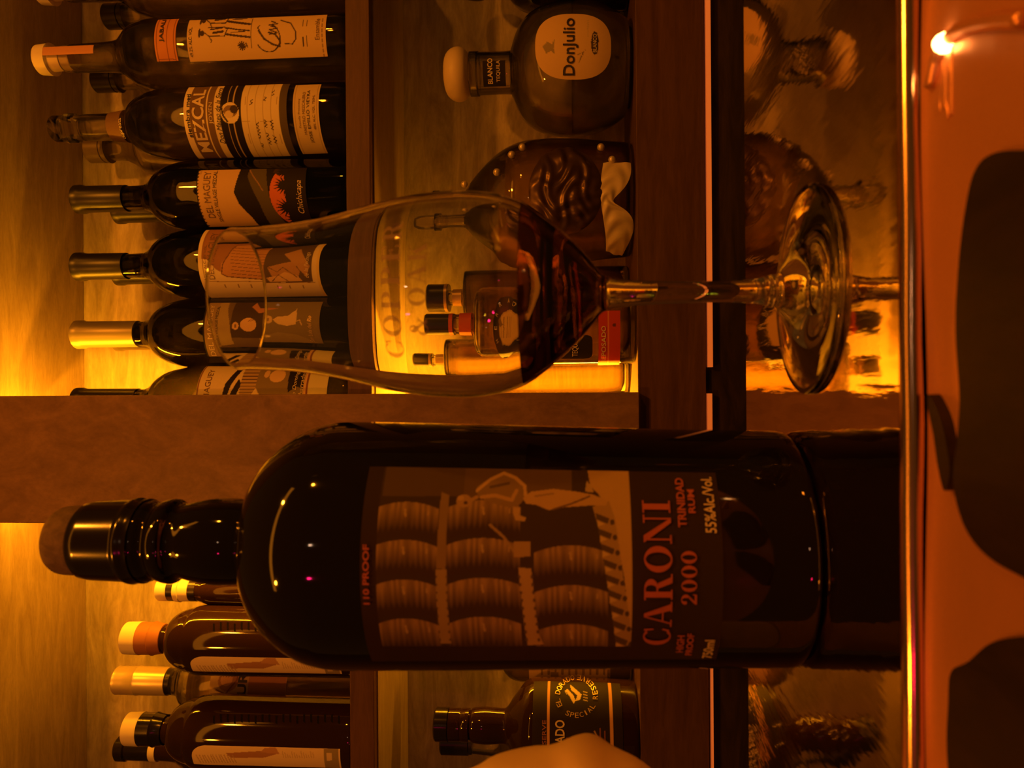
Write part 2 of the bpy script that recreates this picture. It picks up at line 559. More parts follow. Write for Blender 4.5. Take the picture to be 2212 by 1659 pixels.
def serif(text, gap=0.06):
    V, Fc, x = [], [], 0.0
    for c in text:
        if c == ' ':
            x += 0.35; continue
        w, polys = glyph(c)
        for P in polys:
            # split long polygons so they follow the curved glass
            a = len(V)
            V += [(p[0] + x, p[1]) for p in P]
            Fc.append(tuple(range(a, a + len(P))))
        x += w + gap
    v = np.array(V); v[:, 0] /= (x - gap)
    return v, Fc

def letters(name, L_, shp, xt, xb, yl, yr, material, parent, off=0.0008, stick=False):
    """Lettering between photo rows yl (start) and yr (end) with cap tops at column xt and feet at column xb."""
    v, f = shp
    if stick:
        X = xb + (xt - xb) * v[:, 1]; Y = yl + (yr - yl) * v[:, 0]
        P = L_.hit(X, Y, off)
    else:
        xm, ym = (xt + xb) / 2, (yl + yr) / 2
        tl, tr_ = L_.theta(xm, yl), L_.theta(xm, yr)
        zt = L_.hit(np.array([xt * 1.0]), np.array([ym]))[0][2]; zb = L_.hit(np.array([xb * 1.0]), np.array([ym]))[0][2]
        # keep the horizontal scale even on the paper
        P = L_.pt(tl + (tr_ - tl) * v[:, 0], zb + (zt - zb) * v[:, 1], off)
    return obj(name, P, f, material, parent, False)

CREAM = (0.72, 0.62, 0.42); TAN = (0.42, 0.27, 0.13); BLK = (0.018, 0.014, 0.010); OLV = (0.10, 0.085, 0.035); DKB = (0.05, 0.032, 0.018)
ORG = (0.50, 0.20, 0.06)

# ------------------------------------------------------------------ the shelving, the ledge and the bar
ZU_TOP = pY(751, 829, YF)[2]; ZU_BOT = pY(803, 829, YF)[2]
ZLO_TOP = pY(1378, 829, YF)[2]; ZLO_BOT = pY(1526, 829, YF)[2]
ZC = pY(183, 829, YB)[2]
XA, XB = -0.52, 0.52
X_POST0 = pY(600, 1134, YF - 0.012)[0]; X_POST1 = pY(600, 852, YF - 0.012)[0]

def board(name, label, parts):
    b0 = parts[0][1]
    root = tag(empty(name, ((b0[0] + b0[1]) / 2, (b0[2] + b0[3]) / 2, b0[4])), label, 'shelf')
    for (nm, b6, mm) in parts: box(nm, b6, mm, root, 0.0008 if nm == 'board' else 0)
    return root
G1 = 0.0006
up_shelf = board('wooden_shelf', 'reddish wooden shelf board carrying the row of mezcal and rum bottles', [
    ('board', (XA, XB, YF, YB - G1, ZU_BOT, ZU_TOP), M['board_wood']),
    ('underside_panel', (XA + .002, XB - .002, YF + .012, YB - .001, ZU_BOT - 0.0012, ZU_BOT + 0.0002), M['under_wood'])])
lo_shelf = board('wooden_shelf', 'deep reddish wooden shelf board under the squat round tequila bottle', [
    ('board', (XA, XB, YF, YB - G1, ZLO_BOT, ZLO_TOP), M['board_wood'])])
top_shelf = board('wooden_shelf', 'topmost shelf board, its amber-lit underside above the wine-shaped bottles', [
    ('board', (XA, XB, YF, YB - G1, ZC, ZC + 0.026), M['under_wood'])])
tag(box('back_panel', (XA, XB, YB, YB + 0.012, ZLO_BOT, ZC + 0.026), M['back_wood']), 'light grained wooden panel glowing amber behind the shelved bottles', 'panel')
post_low = tag(empty('shelf_divider', ((X_POST0 + X_POST1) / 2, YF, ZLO_TOP)), 'wooden divider between lower shelf sections, right behind the big dark bottle', 'divider')
post_high = tag(empty('centre_post', ((X_POST0 + X_POST1) / 2, YF, ZLO_TOP)), 'wide plain wooden post running up the shelves behind the big dark bottle', 'post')
box('post_face', (X_POST0, X_POST1, YF - 0.012, YF - G1, ZLO_TOP, ZC + 0.026), M['post_wood'], post_high, 0.0008)
box('core', (X_POST0 + 0.030, X_POST1 - 0.050, YF, YB - G1, ZLO_TOP, ZU_BOT - .0014), M['under_wood'], post_low)
up_div = tag(empty('shelf_divider', ((X_POST0 + X_POST1) / 2, YF, ZU_TOP)), 'wooden divider between upper shelf sections, behind the post and lit amber beside the foil capsules', 'divider')
box('core', (X_POST0 + 0.030, X_POST1 - 0.050, YF, YB - G1, ZU_TOP, ZC), M['under_wood'], up_div)
cab = tag(empty('base_cabinet', (0, YF, 0)), 'nearly black cabinet front between the deep shelf board and the copper ledge', 'cabinet')
box('carcass', (XA, XB, YF + 0.006, YB - G1, 0.0, ZLO_BOT - G1), M['cabinet_wood'], cab)
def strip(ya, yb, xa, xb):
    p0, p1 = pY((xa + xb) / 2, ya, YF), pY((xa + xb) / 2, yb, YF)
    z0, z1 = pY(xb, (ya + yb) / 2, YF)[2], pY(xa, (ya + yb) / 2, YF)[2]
    o = box('glow_trim', (min(p0[0], p1[0]), max(p0[0], p1[0]), YF - 0.0015, YF + 0.006, z0, z1), M['trim'], cab)
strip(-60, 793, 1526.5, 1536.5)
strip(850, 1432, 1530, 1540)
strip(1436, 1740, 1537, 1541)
tag(box('floor', (-3, 3, -3, 3, -0.02, 0.0), mat('dark_floor', (0.03, 0.02, 0.015), 0.6)), kind='structure')
tag(box('wall_back', (-3, 3, YB + 0.014, YB + 0.06, 0.0, 2.7), mat('dark_plaster', (0.10, 0.06, 0.04), 0.8)), kind='structure')

# amber light strips fixed to the sides of the post core, hidden by the post's face
led_pitch = 0.0125
for sx, xw in ((1, X_POST1 - 0.050), (-1, X_POST0 + 0.030)):
    for za, zb in ((ZLO_TOP + 0.004, ZU_BOT - 0.006), (ZU_TOP + 0.004, ZC - 0.004)):
        low_ = za < ZU_BOT
        YS = YB - 0.022 if low_ else YF + 0.004
        bx = (xw, xw + sx * 0.0015)
        st = box('light_strip', (min(bx), max(bx), YS, YS + 0.010, za, zb), M['cream_cap'], post_low if za < ZU_BOT else up_div)
        V, Fc = [], []
        z = za + 0.006
        while z < zb:
            v, f = box_vf(min(xw + sx * .0015, xw + sx * .0026), max(xw + sx * .0015, xw + sx * .0026), YS + 0.0035, YS + 0.0065, z, z + 0.003)
            Fc += [tuple(i + len(V) for i in q) for q in f]; V += v
            z += led_pitch
        dd = obj('diode_row', V, Fc, M['led'], st, False)
        dd.visible_shadow = True
        # the light those diodes throw
        area_light('amber_strip_lamp', (xw + sx * 0.0045, YS + 0.005, (za + zb) / 2), (sx * 0.9, -0.1 if low_ else 1.0, 0.0),
                   0.006, zb - za, (11.0 if low_ else 3.6) if sx > 0 else (1.3 if low_ else 1.7), AMBER)

YL0 = pZ(1945, 829, ZL)[1]; YL1 = pZ(1612, 829, ZL)[1]
ZL2 = ZL - 0.0052
def extrude_x(name, prof, x0, x1, material, parent=None, nx=2, wob=None, close=True):
    xs = np.linspace(x0, x1, nx); V = []; Fc = []
    n = len(prof)
    for i, x in enumerate(xs):
        for (y, z) in prof:
            dy, dz = wob(x, y, z) if wob else (0, 0)
            V.append((x, y + dy, z + dz))
    for i in range(nx - 1):
        for k in range(n if close else n - 1):
            a = i * n + k; b_ = i * n + (k + 1) % n
            Fc.append((a, b_, b_ + n, a + n))
    if close:
        Fc.append(tuple(range(n))); Fc.append(tuple(reversed([(nx - 1) * n + k for k in range(n)])))
    return obj(name, V, Fc, material, parent, True)
RB = 0.0032
prof = [(YL1, ZL - 0.03), (YL1, ZL)]
lip = []
prof += [(YL1 - (YL1 - YL0 - RB) * t, ZL) for t in (0.002, 0.5, 0.998)]
for k in range(0, 13):
    a = math.pi / 2 + math.pi * 0.94 * k / 12
    lip.append((YL0 + RB * 0.2 + RB * math.cos(a) * 1.0, ZL - RB + RB * math.sin(a)))
prof += [(YL0 + RB * .25, ZL), (YL0 + RB * .25, ZL - 0.03)]
lip = [(YL0 + RB * .24, ZL - 0.004)] + lip + [(YL0 + RB * .24, ZL - 2 * RB)]
led = empty('copper_bar_ledge', (0, (YL0 + YL1) / 2, ZL - 0.03))
tag(led, 'raised polished copper bar ledge with a rounded front lip, mirroring the shelves', 'bar counter')
lo = extrude_x('top_sheet', prof, -0.45, 0.45, M['copper'], led, 2)
lp = extrude_x('rounded_lip', lip, -0.45, 0.45, M['copper_lip'], led, 91, lambda x, y, z: (0.00022 * math.sin(x * 90 + 1.5 * math.sin(x * 31)), 0.0))
lp.modifiers.new('edge', 'EDGE_SPLIT').split_angle = math.radians(50)
lo.modifiers.new('edge', 'EDGE_SPLIT').split_angle = math.radians(40)
box('ledge_core', (-0.45, 0.45, YL0 - 0.0030, YL1 - 0.001, 0.0, ZL - 0.03), M['cabinet_wood'], led)

low = tag(empty('lower_bar_top', (0, 0.1, ZL2 - 0.02)), 'lower copper bar top below the rounded lip, with dark reflections laid on as patches', 'bar counter')
g_n = 90
xs = np.linspace(-0.40, 0.40, 241); ys = np.linspace(0.06, YL0 - 0.0029, 41)
X_, Y_ = np.meshgrid(xs, ys)
edge_w = np.clip((Y_ - (YL0 - 0.016)) / 0.018, 0, 1)
Z_ = ZL2 + 0.0006 * np.sin(X_ * 47 + Y_ * 60) + edge_w ** 2 * 0.0015
V = np.stack([X_, Y_, Z_], -1).reshape(-1, 3)
Fc = [(j * 241 + i, j * 241 + i + 1, (j + 1) * 241 + i + 1, (j + 1) * 241 + i) for j in range(40) for i in range(240)]
obj('copper_sheet', V, Fc, M['copper_low'], low, True)
box('bar_core', (-0.40, 0.40, 0.06, YL0 - 0.0032, 0.0, ZL2 - 0.003), M['cabinet_wood'], low)
def reflection_patch(pts):  # dark reflection in the copper, modelled as dark-coloured patches
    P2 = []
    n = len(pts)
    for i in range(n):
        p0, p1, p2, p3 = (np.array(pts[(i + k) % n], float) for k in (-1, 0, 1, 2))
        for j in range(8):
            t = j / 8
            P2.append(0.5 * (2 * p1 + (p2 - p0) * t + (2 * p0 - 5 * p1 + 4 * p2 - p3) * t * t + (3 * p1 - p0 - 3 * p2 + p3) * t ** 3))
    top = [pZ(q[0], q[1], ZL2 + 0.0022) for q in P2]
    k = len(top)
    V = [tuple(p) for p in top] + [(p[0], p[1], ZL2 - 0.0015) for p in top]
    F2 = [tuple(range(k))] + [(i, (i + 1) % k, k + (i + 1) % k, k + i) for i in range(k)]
    o = obj('dark_reflection', V, F2, M['reflection_patch'], low, False)
reflection_patch([(2240, 325), (2150, 330), (2105, 370), (2082, 470), (2068, 600), (2064, 720), (2072, 860), (2066, 960), (2058, 1040), (2080, 1130), (2120, 1190), (2180, 1232), (2260, 1262), (2420, 1280), (2440, 800), (2420, 330)])
reflection_patch([(2054, 1452), (2090, 1430), (2150, 1385), (2260, 1372), (2420, 1380), (2440, 1600), (2400, 1820), (2200, 1830), (2070, 1800), (2046, 1640), (2048, 1520)])
reflection_patch([(2006, 852), (2030, 900), (2044, 960), (2052, 1020), (2040, 1060), (2026, 1010), (2016, 940), (2004, 880)])
# raised copper lip curving away at the end of the bar, with its bright lit edge
def tube(name, path, rad, material, parent, seg=10):
    V, Fc = [], []
    n = len(path)
    for i, p in enumerate(path):
        a = np.array(path[min(i + 1, n - 1)]) - np.array(path[max(i - 1, 0)])
        a = a / np.linalg.norm(a)
        s_ = np.cross(a, (0, 0, 1)); s_ /= np.linalg.norm(s_)
        t_ = np.cross(s_, a)
        r = rad[i] if hasattr(rad, '__len__') else rad
        for k in range(seg):
            q = np.array(p) + r * (math.cos(2 * math.pi * k / seg) * s_ + math.sin(2 * math.pi * k / seg) * t_)
            V.append(tuple(q))
    for i in range(n - 1):
        for k in range(seg):
            a = i * seg + k; b_ = i * seg + (k + 1) % seg
            Fc.append((a, b_, b_ + seg, a + seg))
    Fc.append(tuple(reversed(range(seg)))); Fc.append(tuple((n - 1) * seg + k for k in range(seg)))
    return obj(name, V, Fc, material, parent, True)
ring = [(2010, 190), (2022, 130), (2040, 92), (2070, 66), (2110, 52), (2160, 44), (2230, 42)]
path = []
for i in range(len(ring) - 1):
    for t in (0, 0.25, 0.5, 0.75):
        path.append(pZ(ring[i][0] * (1 - t) + ring[i + 1][0] * t, ring[i][1] * (1 - t) + ring[i + 1][1] * t, ZL2 + 0.0012))
tube('rolled_lip', path, 0.0016, M['copper_low'], low)
for k, xx in enumerate((2030, 2038, 2046, 2053, 2060)):  # thin ridges added to make streaky highlights in the copper
    pth = [pZ(xx - 0.02 * (t - 90) + (3 if k % 2 else 0) * math.sin(t * .05), t, ZL2 + 0.0003) for t in range(70 + 6 * k, 262 - 9 * (k % 3), 12)]
    tube('highlight_ridge', pth, 0.00055, M['copper_low'], low, 8)
glint = tag(empty('added_glint', pZ(2056, 92, ZL2)), 'tiny added amber glow standing in for a bright highlight on the copper bar', 'glint')  # added glow in place of a highlight reflected by curved copper
V, Fc = revolve(*pZ(2056, 92, ZL2)[:2], [(0.0022, ZL2 - .001), (0.0022, ZL2 + 0.002), (0.0016, ZL2 + 0.0032), (0.0008, ZL2 + 0.0038)], 20)
M['glint_glow'] = mat('copper_glint_glow', (1, 0.7, 0.3), 0.3)
M['glint_glow'].node_tree.nodes['Principled BSDF'].inputs['Emission Color'].default_value = (1.0, 0.42, 0.10, 1)
M['glint_glow'].node_tree.nodes['Principled BSDF'].inputs['Emission Strength'].default_value = 22
obj('lens', V, Fc, M['glint_glow'], glint)

# ------------------------------------------------------------------ bottle builder
class Bottle:
    def __init__(s, name, label, cat, group, yc, Y, floor, x_ref, n=2.0):
        s.ax = pY(x_ref, yc, Y)[0]; s.Y = Y; s.floor = floor; s.n = n
        s.root = tag(empty(name, (s.ax, Y, floor)), label, cat, group)
    def zr(s, pts):
        zs, rs = [], []
        for (x, r) in pts:
            y = 829.5
            for _ in range(5):
                p = pY(x, y, s.Y); y -= (s.ax - p[0]) * F_PX / depth(p)
            p = pY(x, y, s.Y)
            zs.append(p[2]); rs.append(r * depth(p) / F_PX)
        return np.array(zs), np.array(rs)
    def body(s, pts, material, wall=0.0022, fill=None, liquid=None, seg=72, k=6, smooth_from=0):
        zs, rs = s.zr(pts)
        zs, rs = spline(zs, rs, k)
        R0 = rs[-1]
        zs = list(zs); rs = list(rs)
        # foot with a rounded corner standing on the shelf
        c = 0.0035
        while zs[-1] < s.floor + c * 1.1: zs.pop(); rs.pop()
        for a in np.linspace(0, math.pi / 2, 6):
            zs.append(s.floor + c - c * math.sin(a)); rs.append(R0 - c + c * math.cos(a))
        s.L = Lathe(s.ax, s.Y, zs, rs, s.n)
        prof = [(r, z) for r, z in zip(rs, zs)][::-1]          # from the foot upward
        if wall:
            inner = [(max(r - wall, 0.001), z) for r, z in prof if z > s.floor + 0.007]
            inner = [(inner[0][0] * 0.6, s.floor + 0.0055)] + inner
            full = prof + inner[::-1]
            V, Fc = revolve(s.ax, s.Y, full, seg, s.n, True, True)
        else:
            V, Fc = revolve(s.ax, s.Y, prof, seg, s.n)
        o = obj('glass_body', V, Fc, material, s.root)
        if fill:
            zt, _ = s.zr([(fill, 1)])
            zt = zt[0]
            pr = [(r - 0.0, z) for r, z in inner if z < zt]
            pr = [(r + 0.00025, z - (0.0003 if i == 0 else 0)) for i, (r, z) in enumerate(pr)]
            pr.append((pr[-1][0], zt))
            V, Fc = revolve(s.ax, s.Y, pr, seg, s.n)
            obj('liquid', V, Fc, liquid, s.root)
        return o
    def turn(s, name, pts, material, label=None, smooth=False, seg=48, n=None, grow=0.0004, parent=None, close=True):
        zs, rs = s.zr(pts)
        if smooth: zs, rs = spline(zs, rs)
        pr = [(r + grow, z) for r, z in zip(rs, zs)]
        # tiny extra ring at corners keeps the edges crisp
        V, Fc = revolve(s.ax, s.Y, pr[::-1], seg, n or s.n)
        o = obj(name, V, Fc, material, parent or s.root, True)
        o.modifiers.new('edge', 'EDGE_SPLIT').split_angle = math.radians(38)
        if label: o['label'] = label
        return o

def copy_tree(o, loc, label, group=None):
    c = o.copy(); COL.objects.link(c)
    c.location = [float(v) for v in loc]; c['label'] = label
    if group: c['group'] = group
    for ch in list(o.children):
        d = ch.copy(); COL.objects.link(d); d.parent = c
        for g in list(ch.children):
            e = g.copy(); COL.objects.link(e); e.parent = d
    return c

# ------------------------------------------------------------------ upper shelf, side nearer the glass
GU = 'bottles in the front row of the upper shelf'
GB = 'bottles standing in the second row of the upper shelf'
Yf = 0.796
def wine(name, label, yc, caps, r=77):
    B = Bottle(name, label, 'bottle', GU, yc, Yf, ZU_TOP, 560)
    B.body([(178, 25), (200, 25), (300, 26), (322, 30), (336, 40), (350, 53), (372, 65), (405, 73), (440, r), (520, r), (700, r - 1), (760, r - 1)], M['green_glass'], fill=300, liquid=M['spirit'])
    B.turn('foil_capsule', [(165, 26), (168, 30), (182, 30), (186, 27.5), (300 if caps is not M['capsule_dark'] else 275, 27.5)], caps)
    return B

def art_hill(A):
    A.rect(660, 760, 300, 900, DKB)
    for k in range(26):
        y0 = 330 + k * 7
        A.poly([(424, y0), (432, y0 + 3.5), (424, y0 + 7)], BLK)
    A.rect(424, 428, 0, 900, BLK)
    A.poly([(560, 340), (522, 350), (515, 385), (507, 415), (515, 440), (535, 470), (545, 500), (700, 500), (700, 340)], BLK)
    A.poly([(545, 340), (536, 380), (548, 410), (560, 440), (570, 500), (610, 500), (585, 440), (572, 340)], OLV)
    A.line([(540, 368), (548, 380), (560, 395), (570, 412)], 2.2, (.30, .18, .08))
    A.ell(628, 420, 44, 66, (.60, .16, .05))
    A.rect(618, 705, 330, 520, BLK)
    A.poly([(600, 355), (590, 372), (604, 380), (612, 360)], DKB)
    for (cx, cy_, L_, a0) in ((620, 400, 30, 0), (622, 448, 32, 1), (618, 370, 22, 2), (634, 474, 30, .5)):
        for k in range(9):
            a = math.radians(100 + k * 20)
            ex, ey = cx + L_ * math.cos(a), cy_ + L_ * math.sin(a) * .8
            px_, py_ = -math.sin(a) * 4, math.cos(a) * 4
            A.poly([(cx + px_, cy_ + py_), (ex, ey), (cx - px_, cy_ - py_)], BLK)
    A.line([(433, 360), (433, 375)], 4, (.45, .32, .18)); A.line([(440, 395), (452, 470)], 1.5, (.5, .36, .2))

B4 = wine('mezcal_bottle', 'green wine-shaped bottle, its label a dark hill with spiky plants on orange', 421, M['capsule_dark'], 74)
l4 = label_grid('front_label', B4.L, 426, 662, 366, 487, (.60, .42, .22), art_hill, B4.root)
letters('lettering', B4.L, sans('DEL MAGUEY'), 440, 455, 470, 372, M['brown_ink'], l4)
letters('lettering', B4.L, sans('SINGLE VILLAGE MEZCAL.'), 461, 469, 478, 370, M['ink'], l4)
letters('lettering', B4.L, sans('Chichicapa', 0.3), 640, 656, 460, 390, M['cream_ink'], l4)

def art_barrel(A):
    A.rect(428, 436, 0, 900, CREAM); A.rect(682, 692, 0, 900, (.70, .55, .22))
    A.rect(436, 570, 480, 560, (.30, .15, .07))
    A.poly([(440, 545), (455, 560), (470, 575), (490, 588), (500, 480), (440, 480)], (.34, .17, .08))
    A.poly([(492, 540), (480, 560), (478, 585), (486, 592), (520, 597), (572, 598), (572, 500), (500, 505)], (.50, .27, .12))
    for k in range(9):
        A.line([(500, 512 + k * 9), (572, 520 + k * 9)], 1.3, (.16, .08, .04))
    A.line([(500, 505), (494, 535), (484, 560), (480, 585), (490, 592), (572, 600)], 2.2, (.14, .07, .03))
    A.line([(436, 604), (676, 604)], 1.5, (.25, .14, .06)); A.line([(438, 600), (438, 560)], 1.2, (.25, .14, .06))
    A.rect(572, 672, 480, 603, (.10, .065, .04))
    A.poly([(578, 560), (610, 550), (630, 545), (648, 570), (640, 600), (590, 600)], (.42, .24, .12))
    A.poly([(610, 520), (640, 505), (668, 560), (660, 590), (640, 560)], (.44, .26, .13))
    A.poly([(575, 590), (600, 585), (615, 575), (640, 585), (650, 600), (580, 602)], (.62, .42, .22))
    for P in ([(578, 560), (598, 575), (612, 562), (640, 590)], [(585, 600), (600, 583), (620, 600)], [(640, 560), (655, 590), (668, 600)]):
        A.line(P, 1.5, (.10, .06, .03))
    for k in range(7):
        A.line([(480 + k * 28, 612), (480 + k * 28, 618)], 3, (.30, .2, .1))
B3 = wine('mezcal_bottle', 'green wine-shaped bottle with a long cream label drawn with a ribbed brown barrel', 569, M['capsule_dark'], 75.5)
l3 = label_grid('front_label', B3.L, 428, 688, 496, 642, CREAM, art_barrel, B3.root)
letters('lettering', B3.L, sans('DEL MAGUEY'), 448, 463, 598, 505, M['brown_ink'], l3)
letters('lettering', B3.L, sans('45% ALC. BY VOL.'), 440, 445, 598, 530, M['brown_ink'], l3)
letters('lettering', B3.L, sans('de la Pechuga', 0.3), 655, 667, 592, 520, M['cream_ink'], l3)

def art_bird(A):
    A.rect(438, 442, 600, 900, BLK)
    for k in range(26):
        y0 = 630 + k * 7
        A.poly([(438, y0), (448, y0 + 3.5), (438, y0 + 7)], BLK)
    A.rect(442, 470, 600, 900, (.30, .22, .12))
    A.rect(470, 690, 600, 900, (.14, .10, .055))
    A.poly([(485, 650), (498, 700), (502, 760), (470, 765), (470, 640)], (.34, .27, .13))
    A.rect(500, 570, 650, 742, (.055, .035, .02)); A.rect(570, 690, 640, 800, (.20, .16, .08))
    A.poly([(572, 745), (600, 735), (640, 742), (680, 765), (680, 800), (560, 800), (560, 742)], (.26, .21, .10))
    A.ell(538, 708, 18, 17, (.62, .42, .24)); A.rect(520, 528, 702, 714, (.62, .42, .24))
    A.ell(510, 711, 7, 10, (.60, .42, .24)); A.ell(510, 711, 2.6, 5, (.2, .12, .06))
    for k in range(3): A.line([(538 + k * 6, 700 - k), (545 + k * 4, 694 + k)], 1.4, (.25, .12, .05))
    A.poly([(590, 700), (600, 692), (622, 690), (638, 675), (638, 662), (642, 690), (640, 712), (622, 717), (602, 712)], (.66, .52, .30))
    A.ell(581, 700, 9, 11, (.60, .46, .26)); A.ell(581, 700, 3, 5, (.2, .12, .06))
    A.line([(640, 705), (648, 700), (652, 714)], 2, (.6, .46, .26))
    A.poly([(540, 665), (548, 655), (560, 668), (600, 670), (560, 680)], (.42, .2, .10))
B2 = wine('mezcal_bottle', 'green bottle with olive foil, a cream bird and round head on its label', 718, M['capsule_olive'], 75)
l2 = label_grid('front_label', B2.L, 438, 690, 655, 768, (.2, .15, .08), art_bird, B2.root)
letters('lettering', B2.L, sans('DEL MAGUEY'), 448, 459, 768, 662, M['cream_ink'], l2)
letters('lettering', B2.L, sans('SINGLE VILLAGE MEZCAL'), 466, 472, 762, 664, M['ink'], l2)
letters('lettering', B2.L, sans('San Luis del Rio', 0.3), 664, 673, 762, 690, M['gold_ink'], l2)

def art_house(A):
    A.rect(424, 428, 700, 950, (.2, .08, .04)); A.rect(660, 664, 700, 950, (.2, .08, .04)); A.rect(664, 710, 700, 950, (.60, .56, .30)); A.rect(655, 660, 700, 950, (.6, .4, .2))
    A.poly([(484, 830), (500, 800), (512, 800), (498, 830), (490, 860), (480, 900), (480, 860)], BLK)
    A.poly([(498, 850), (512, 818), (520, 830), (508, 860), (506, 900), (498, 900)], BLK)
    A.rect(518, 552, 780, 950, (.42, .30, .14))
    for k in range(14): A.line([(518, 792 + k * 7), (552, 792 + k * 7)], 2, (.10, .06, .03))
    A.rect(552, 655, 780, 950, (.22, .17, .08)); A.poly([(540, 858), (552, 838), (564, 858), (564, 900), (540, 900)], (.75, .62, .34))
    A.poly([(618, 800), (655, 795), (655, 840), (640, 835), (622, 848)], BLK)
    A.ell(594, 812, 17, 14, (.62, .44, .26)); A.ell(570, 808, 6, 8, (.6, .42, .24))
B1 = wine('mezcal_bottle', 'green bottle half hidden by the centre post, cream label with black brush strokes and hatching', 866, M['black_cap'], 80)
l1 = label_grid('front_label', B1.L, 424, 706, 792, 905, (.66, .56, .34), art_house, B1.root)
letters('lettering', B1.L, sans('DEL MAGUEY'), 440, 452, 900, 800, M['brown_ink'], l1)
letters('lettering', B1.L, sans('Santo Domingo', 0.3), 632, 642, 880, 800, M['cream_ink'], l1)
letters('lettering', B1.L, sans('Albarradas', 0.3), 646, 656, 870, 805, M['cream_ink'], l1)

# clear bottle with banded labels
B5 = Bottle('mezcal_bottle', 'clear glass bottle with black and cream banded mezcal labels and a round emblem', 'bottle', GU, 264, Yf, ZU_TOP, 560)
B5.body([(182, 27), (200, 28), (262, 29), (285, 36), (300, 52), (325, 65), (360, 74), (400, 79), (520, 80), (700, 80), (760, 79)], M['pale_glass'], fill=330, liquid=M['spirit'])
B5.turn('stopper', [(118, 25), (122, 27), (134, 27), (136, 24), (144, 24), (147, 30), (166, 30), (170, 26), (184, 26)], M['pale_glass'], 'ribbed clear plastic stopper')
nb = B5.turn('neck_label', [(245, 29), (276, 33)], M['brown_ink'])
letters('lettering', B5.L, sans('cupreata'), 258, 266, 296, 256, M['cream_ink'], nb, 0.0012)
def art_band(A):
    A.rect(412, 446, 0, 500, (.16, .10, .05)); A.rect(446, 449, 0, 500, CREAM); A.rect(449, 463, 0, 500, (.17, .11, .05))
    A.rect(478, 523, 0, 500, BLK); A.line([(494, 0), (494, 500)], 1.6, (.5, .4, .25)); A.line([(506, 0), (506, 500)], 1.6, (.5, .4, .25))
    A.ell(499, 244, 20, 23, CREAM)
    A.ell(500, 240, 15, 13, (.24, .16, .09)); A.ell(497, 247, 9, 8, (.62, .5, .33)); A.ell(508, 236, 9, 9, (.05, .035, .02)); A.line([(480, 228), (484, 250), (492, 262)], 4, (.05, .035, .02))
    for k in range(4): A.line([(536 + k * 17, 180), (536 + k * 17, 350)], .9, (.45, .34, .18))
    A.line([(524, 262), (604, 262)], .8, (.45, .34, .18))
    for (x, ya, yb) in ((556, 262, 300), (556, 306, 318), (574, 256, 276), (574, 284, 312), (587, 258, 280), (587, 290, 310), (574, 205, 218), (545, 212, 226), (590, 192, 206)):
        P = [(x + 3 * math.sin(t * 1.9 + x), yb - t * 2.2) for t in range(int((yb - ya) / 2.2))]
        A.line(P, 1.7, (.08, .05, .03))
    for x in (532, 600): A.line([(x, 210), (x, 225)], 2, (.4, .3, .16)); A.line([(x, 290), (x, 310)], 2, (.4, .3, .16))
    A.rect(605, 622, 0, 500, (.10, .08, .04))
l5 = label_grid('front_label', B5.L, 398, 621, 186, 340, CREAM, art_band, B5.root)
letters('lettering', B5.L, sans('siembra metl', 0, .015), 401, 410, 297, 205, M['ink'], l5)
letters('lettering', B5.L, serif('MEZCAL'.replace('Z', 'Z')) if False else sans('MEZCAL', 0, .02), 416, 442, 328, 196, M['cream_ink'], l5)
letters('lettering', B5.L, sans('JOVEN'), 451, 461, 268, 222, M['cream_ink'], l5)
letters('lettering', B5.L, sans('Don Mateo de la Sierra', .35), 465, 476, 310, 192, M['ink'], l5)
def art_plain(A):
    A.line([(638, 0), (638, 500)], .8, (.4, .3, .18)); A.line([(686, 0), (686, 500)], .8, (.4, .3, .18))
l5b = label_grid('lower_label', B5.L, 634, 690, 184, 332, (.62, .50, .30), art_plain, B5.root)
letters('lettering', B5.L, sans('Proudly Presenting'), 644, 649, 276, 214, M['brown_ink'], l5b)
letters('lettering', B5.L, sans('MAESTRO MEZCALERO'), 653, 659, 290, 200, M['brown_ink'], l5b)
letters('lettering', B5.L, sans('JOSE EMILIO VIEYRA'), 663, 671, 308, 196, M['ink'], l5b)
letters('lettering', B5.L, sans('48% ALC. VOL. 750ML'), 675, 680, 280, 206, M['brown_ink'], l5b)

# clear bottle with a paper stamp over its stopper
B6 = Bottle('mezcal_bottle', 'clear bottle with hand-drawn figures and a whole paper stamp over its pale stopper', 'bottle', GU, 111, Yf, ZU_TOP, 560)
B6.body([(140, 27), (160, 29), (230, 31), (262, 35), (280, 48), (298, 62), (325, 70), (360, 74), (420, 75), (600, 75), (700, 75), (762, 75)], M['pale_glass'], wall=0.003, fill=300, liquid=M['spirit'])
B6.turn('stopper', [(85, 26), (88, 30), (112, 32), (114, 33)], M['cream_cap'])
B6.turn('cork_shaft', [(112, 24), (160, 22)], M['cork_pale'])
st = label_grid('paper_stamp', Lathe(B6.ax, Yf, [ZU_TOP, ZC + .1], [0.0160, 0.0160]), 92, 202, 101, 118, (.52, .26, .14), None, B6.root, 0.0008)
letters('lettering', B6.L, sans('Jabali', .3), 160, 170, 118, 102, M['brown_ink'], st, 0.002) if False else None
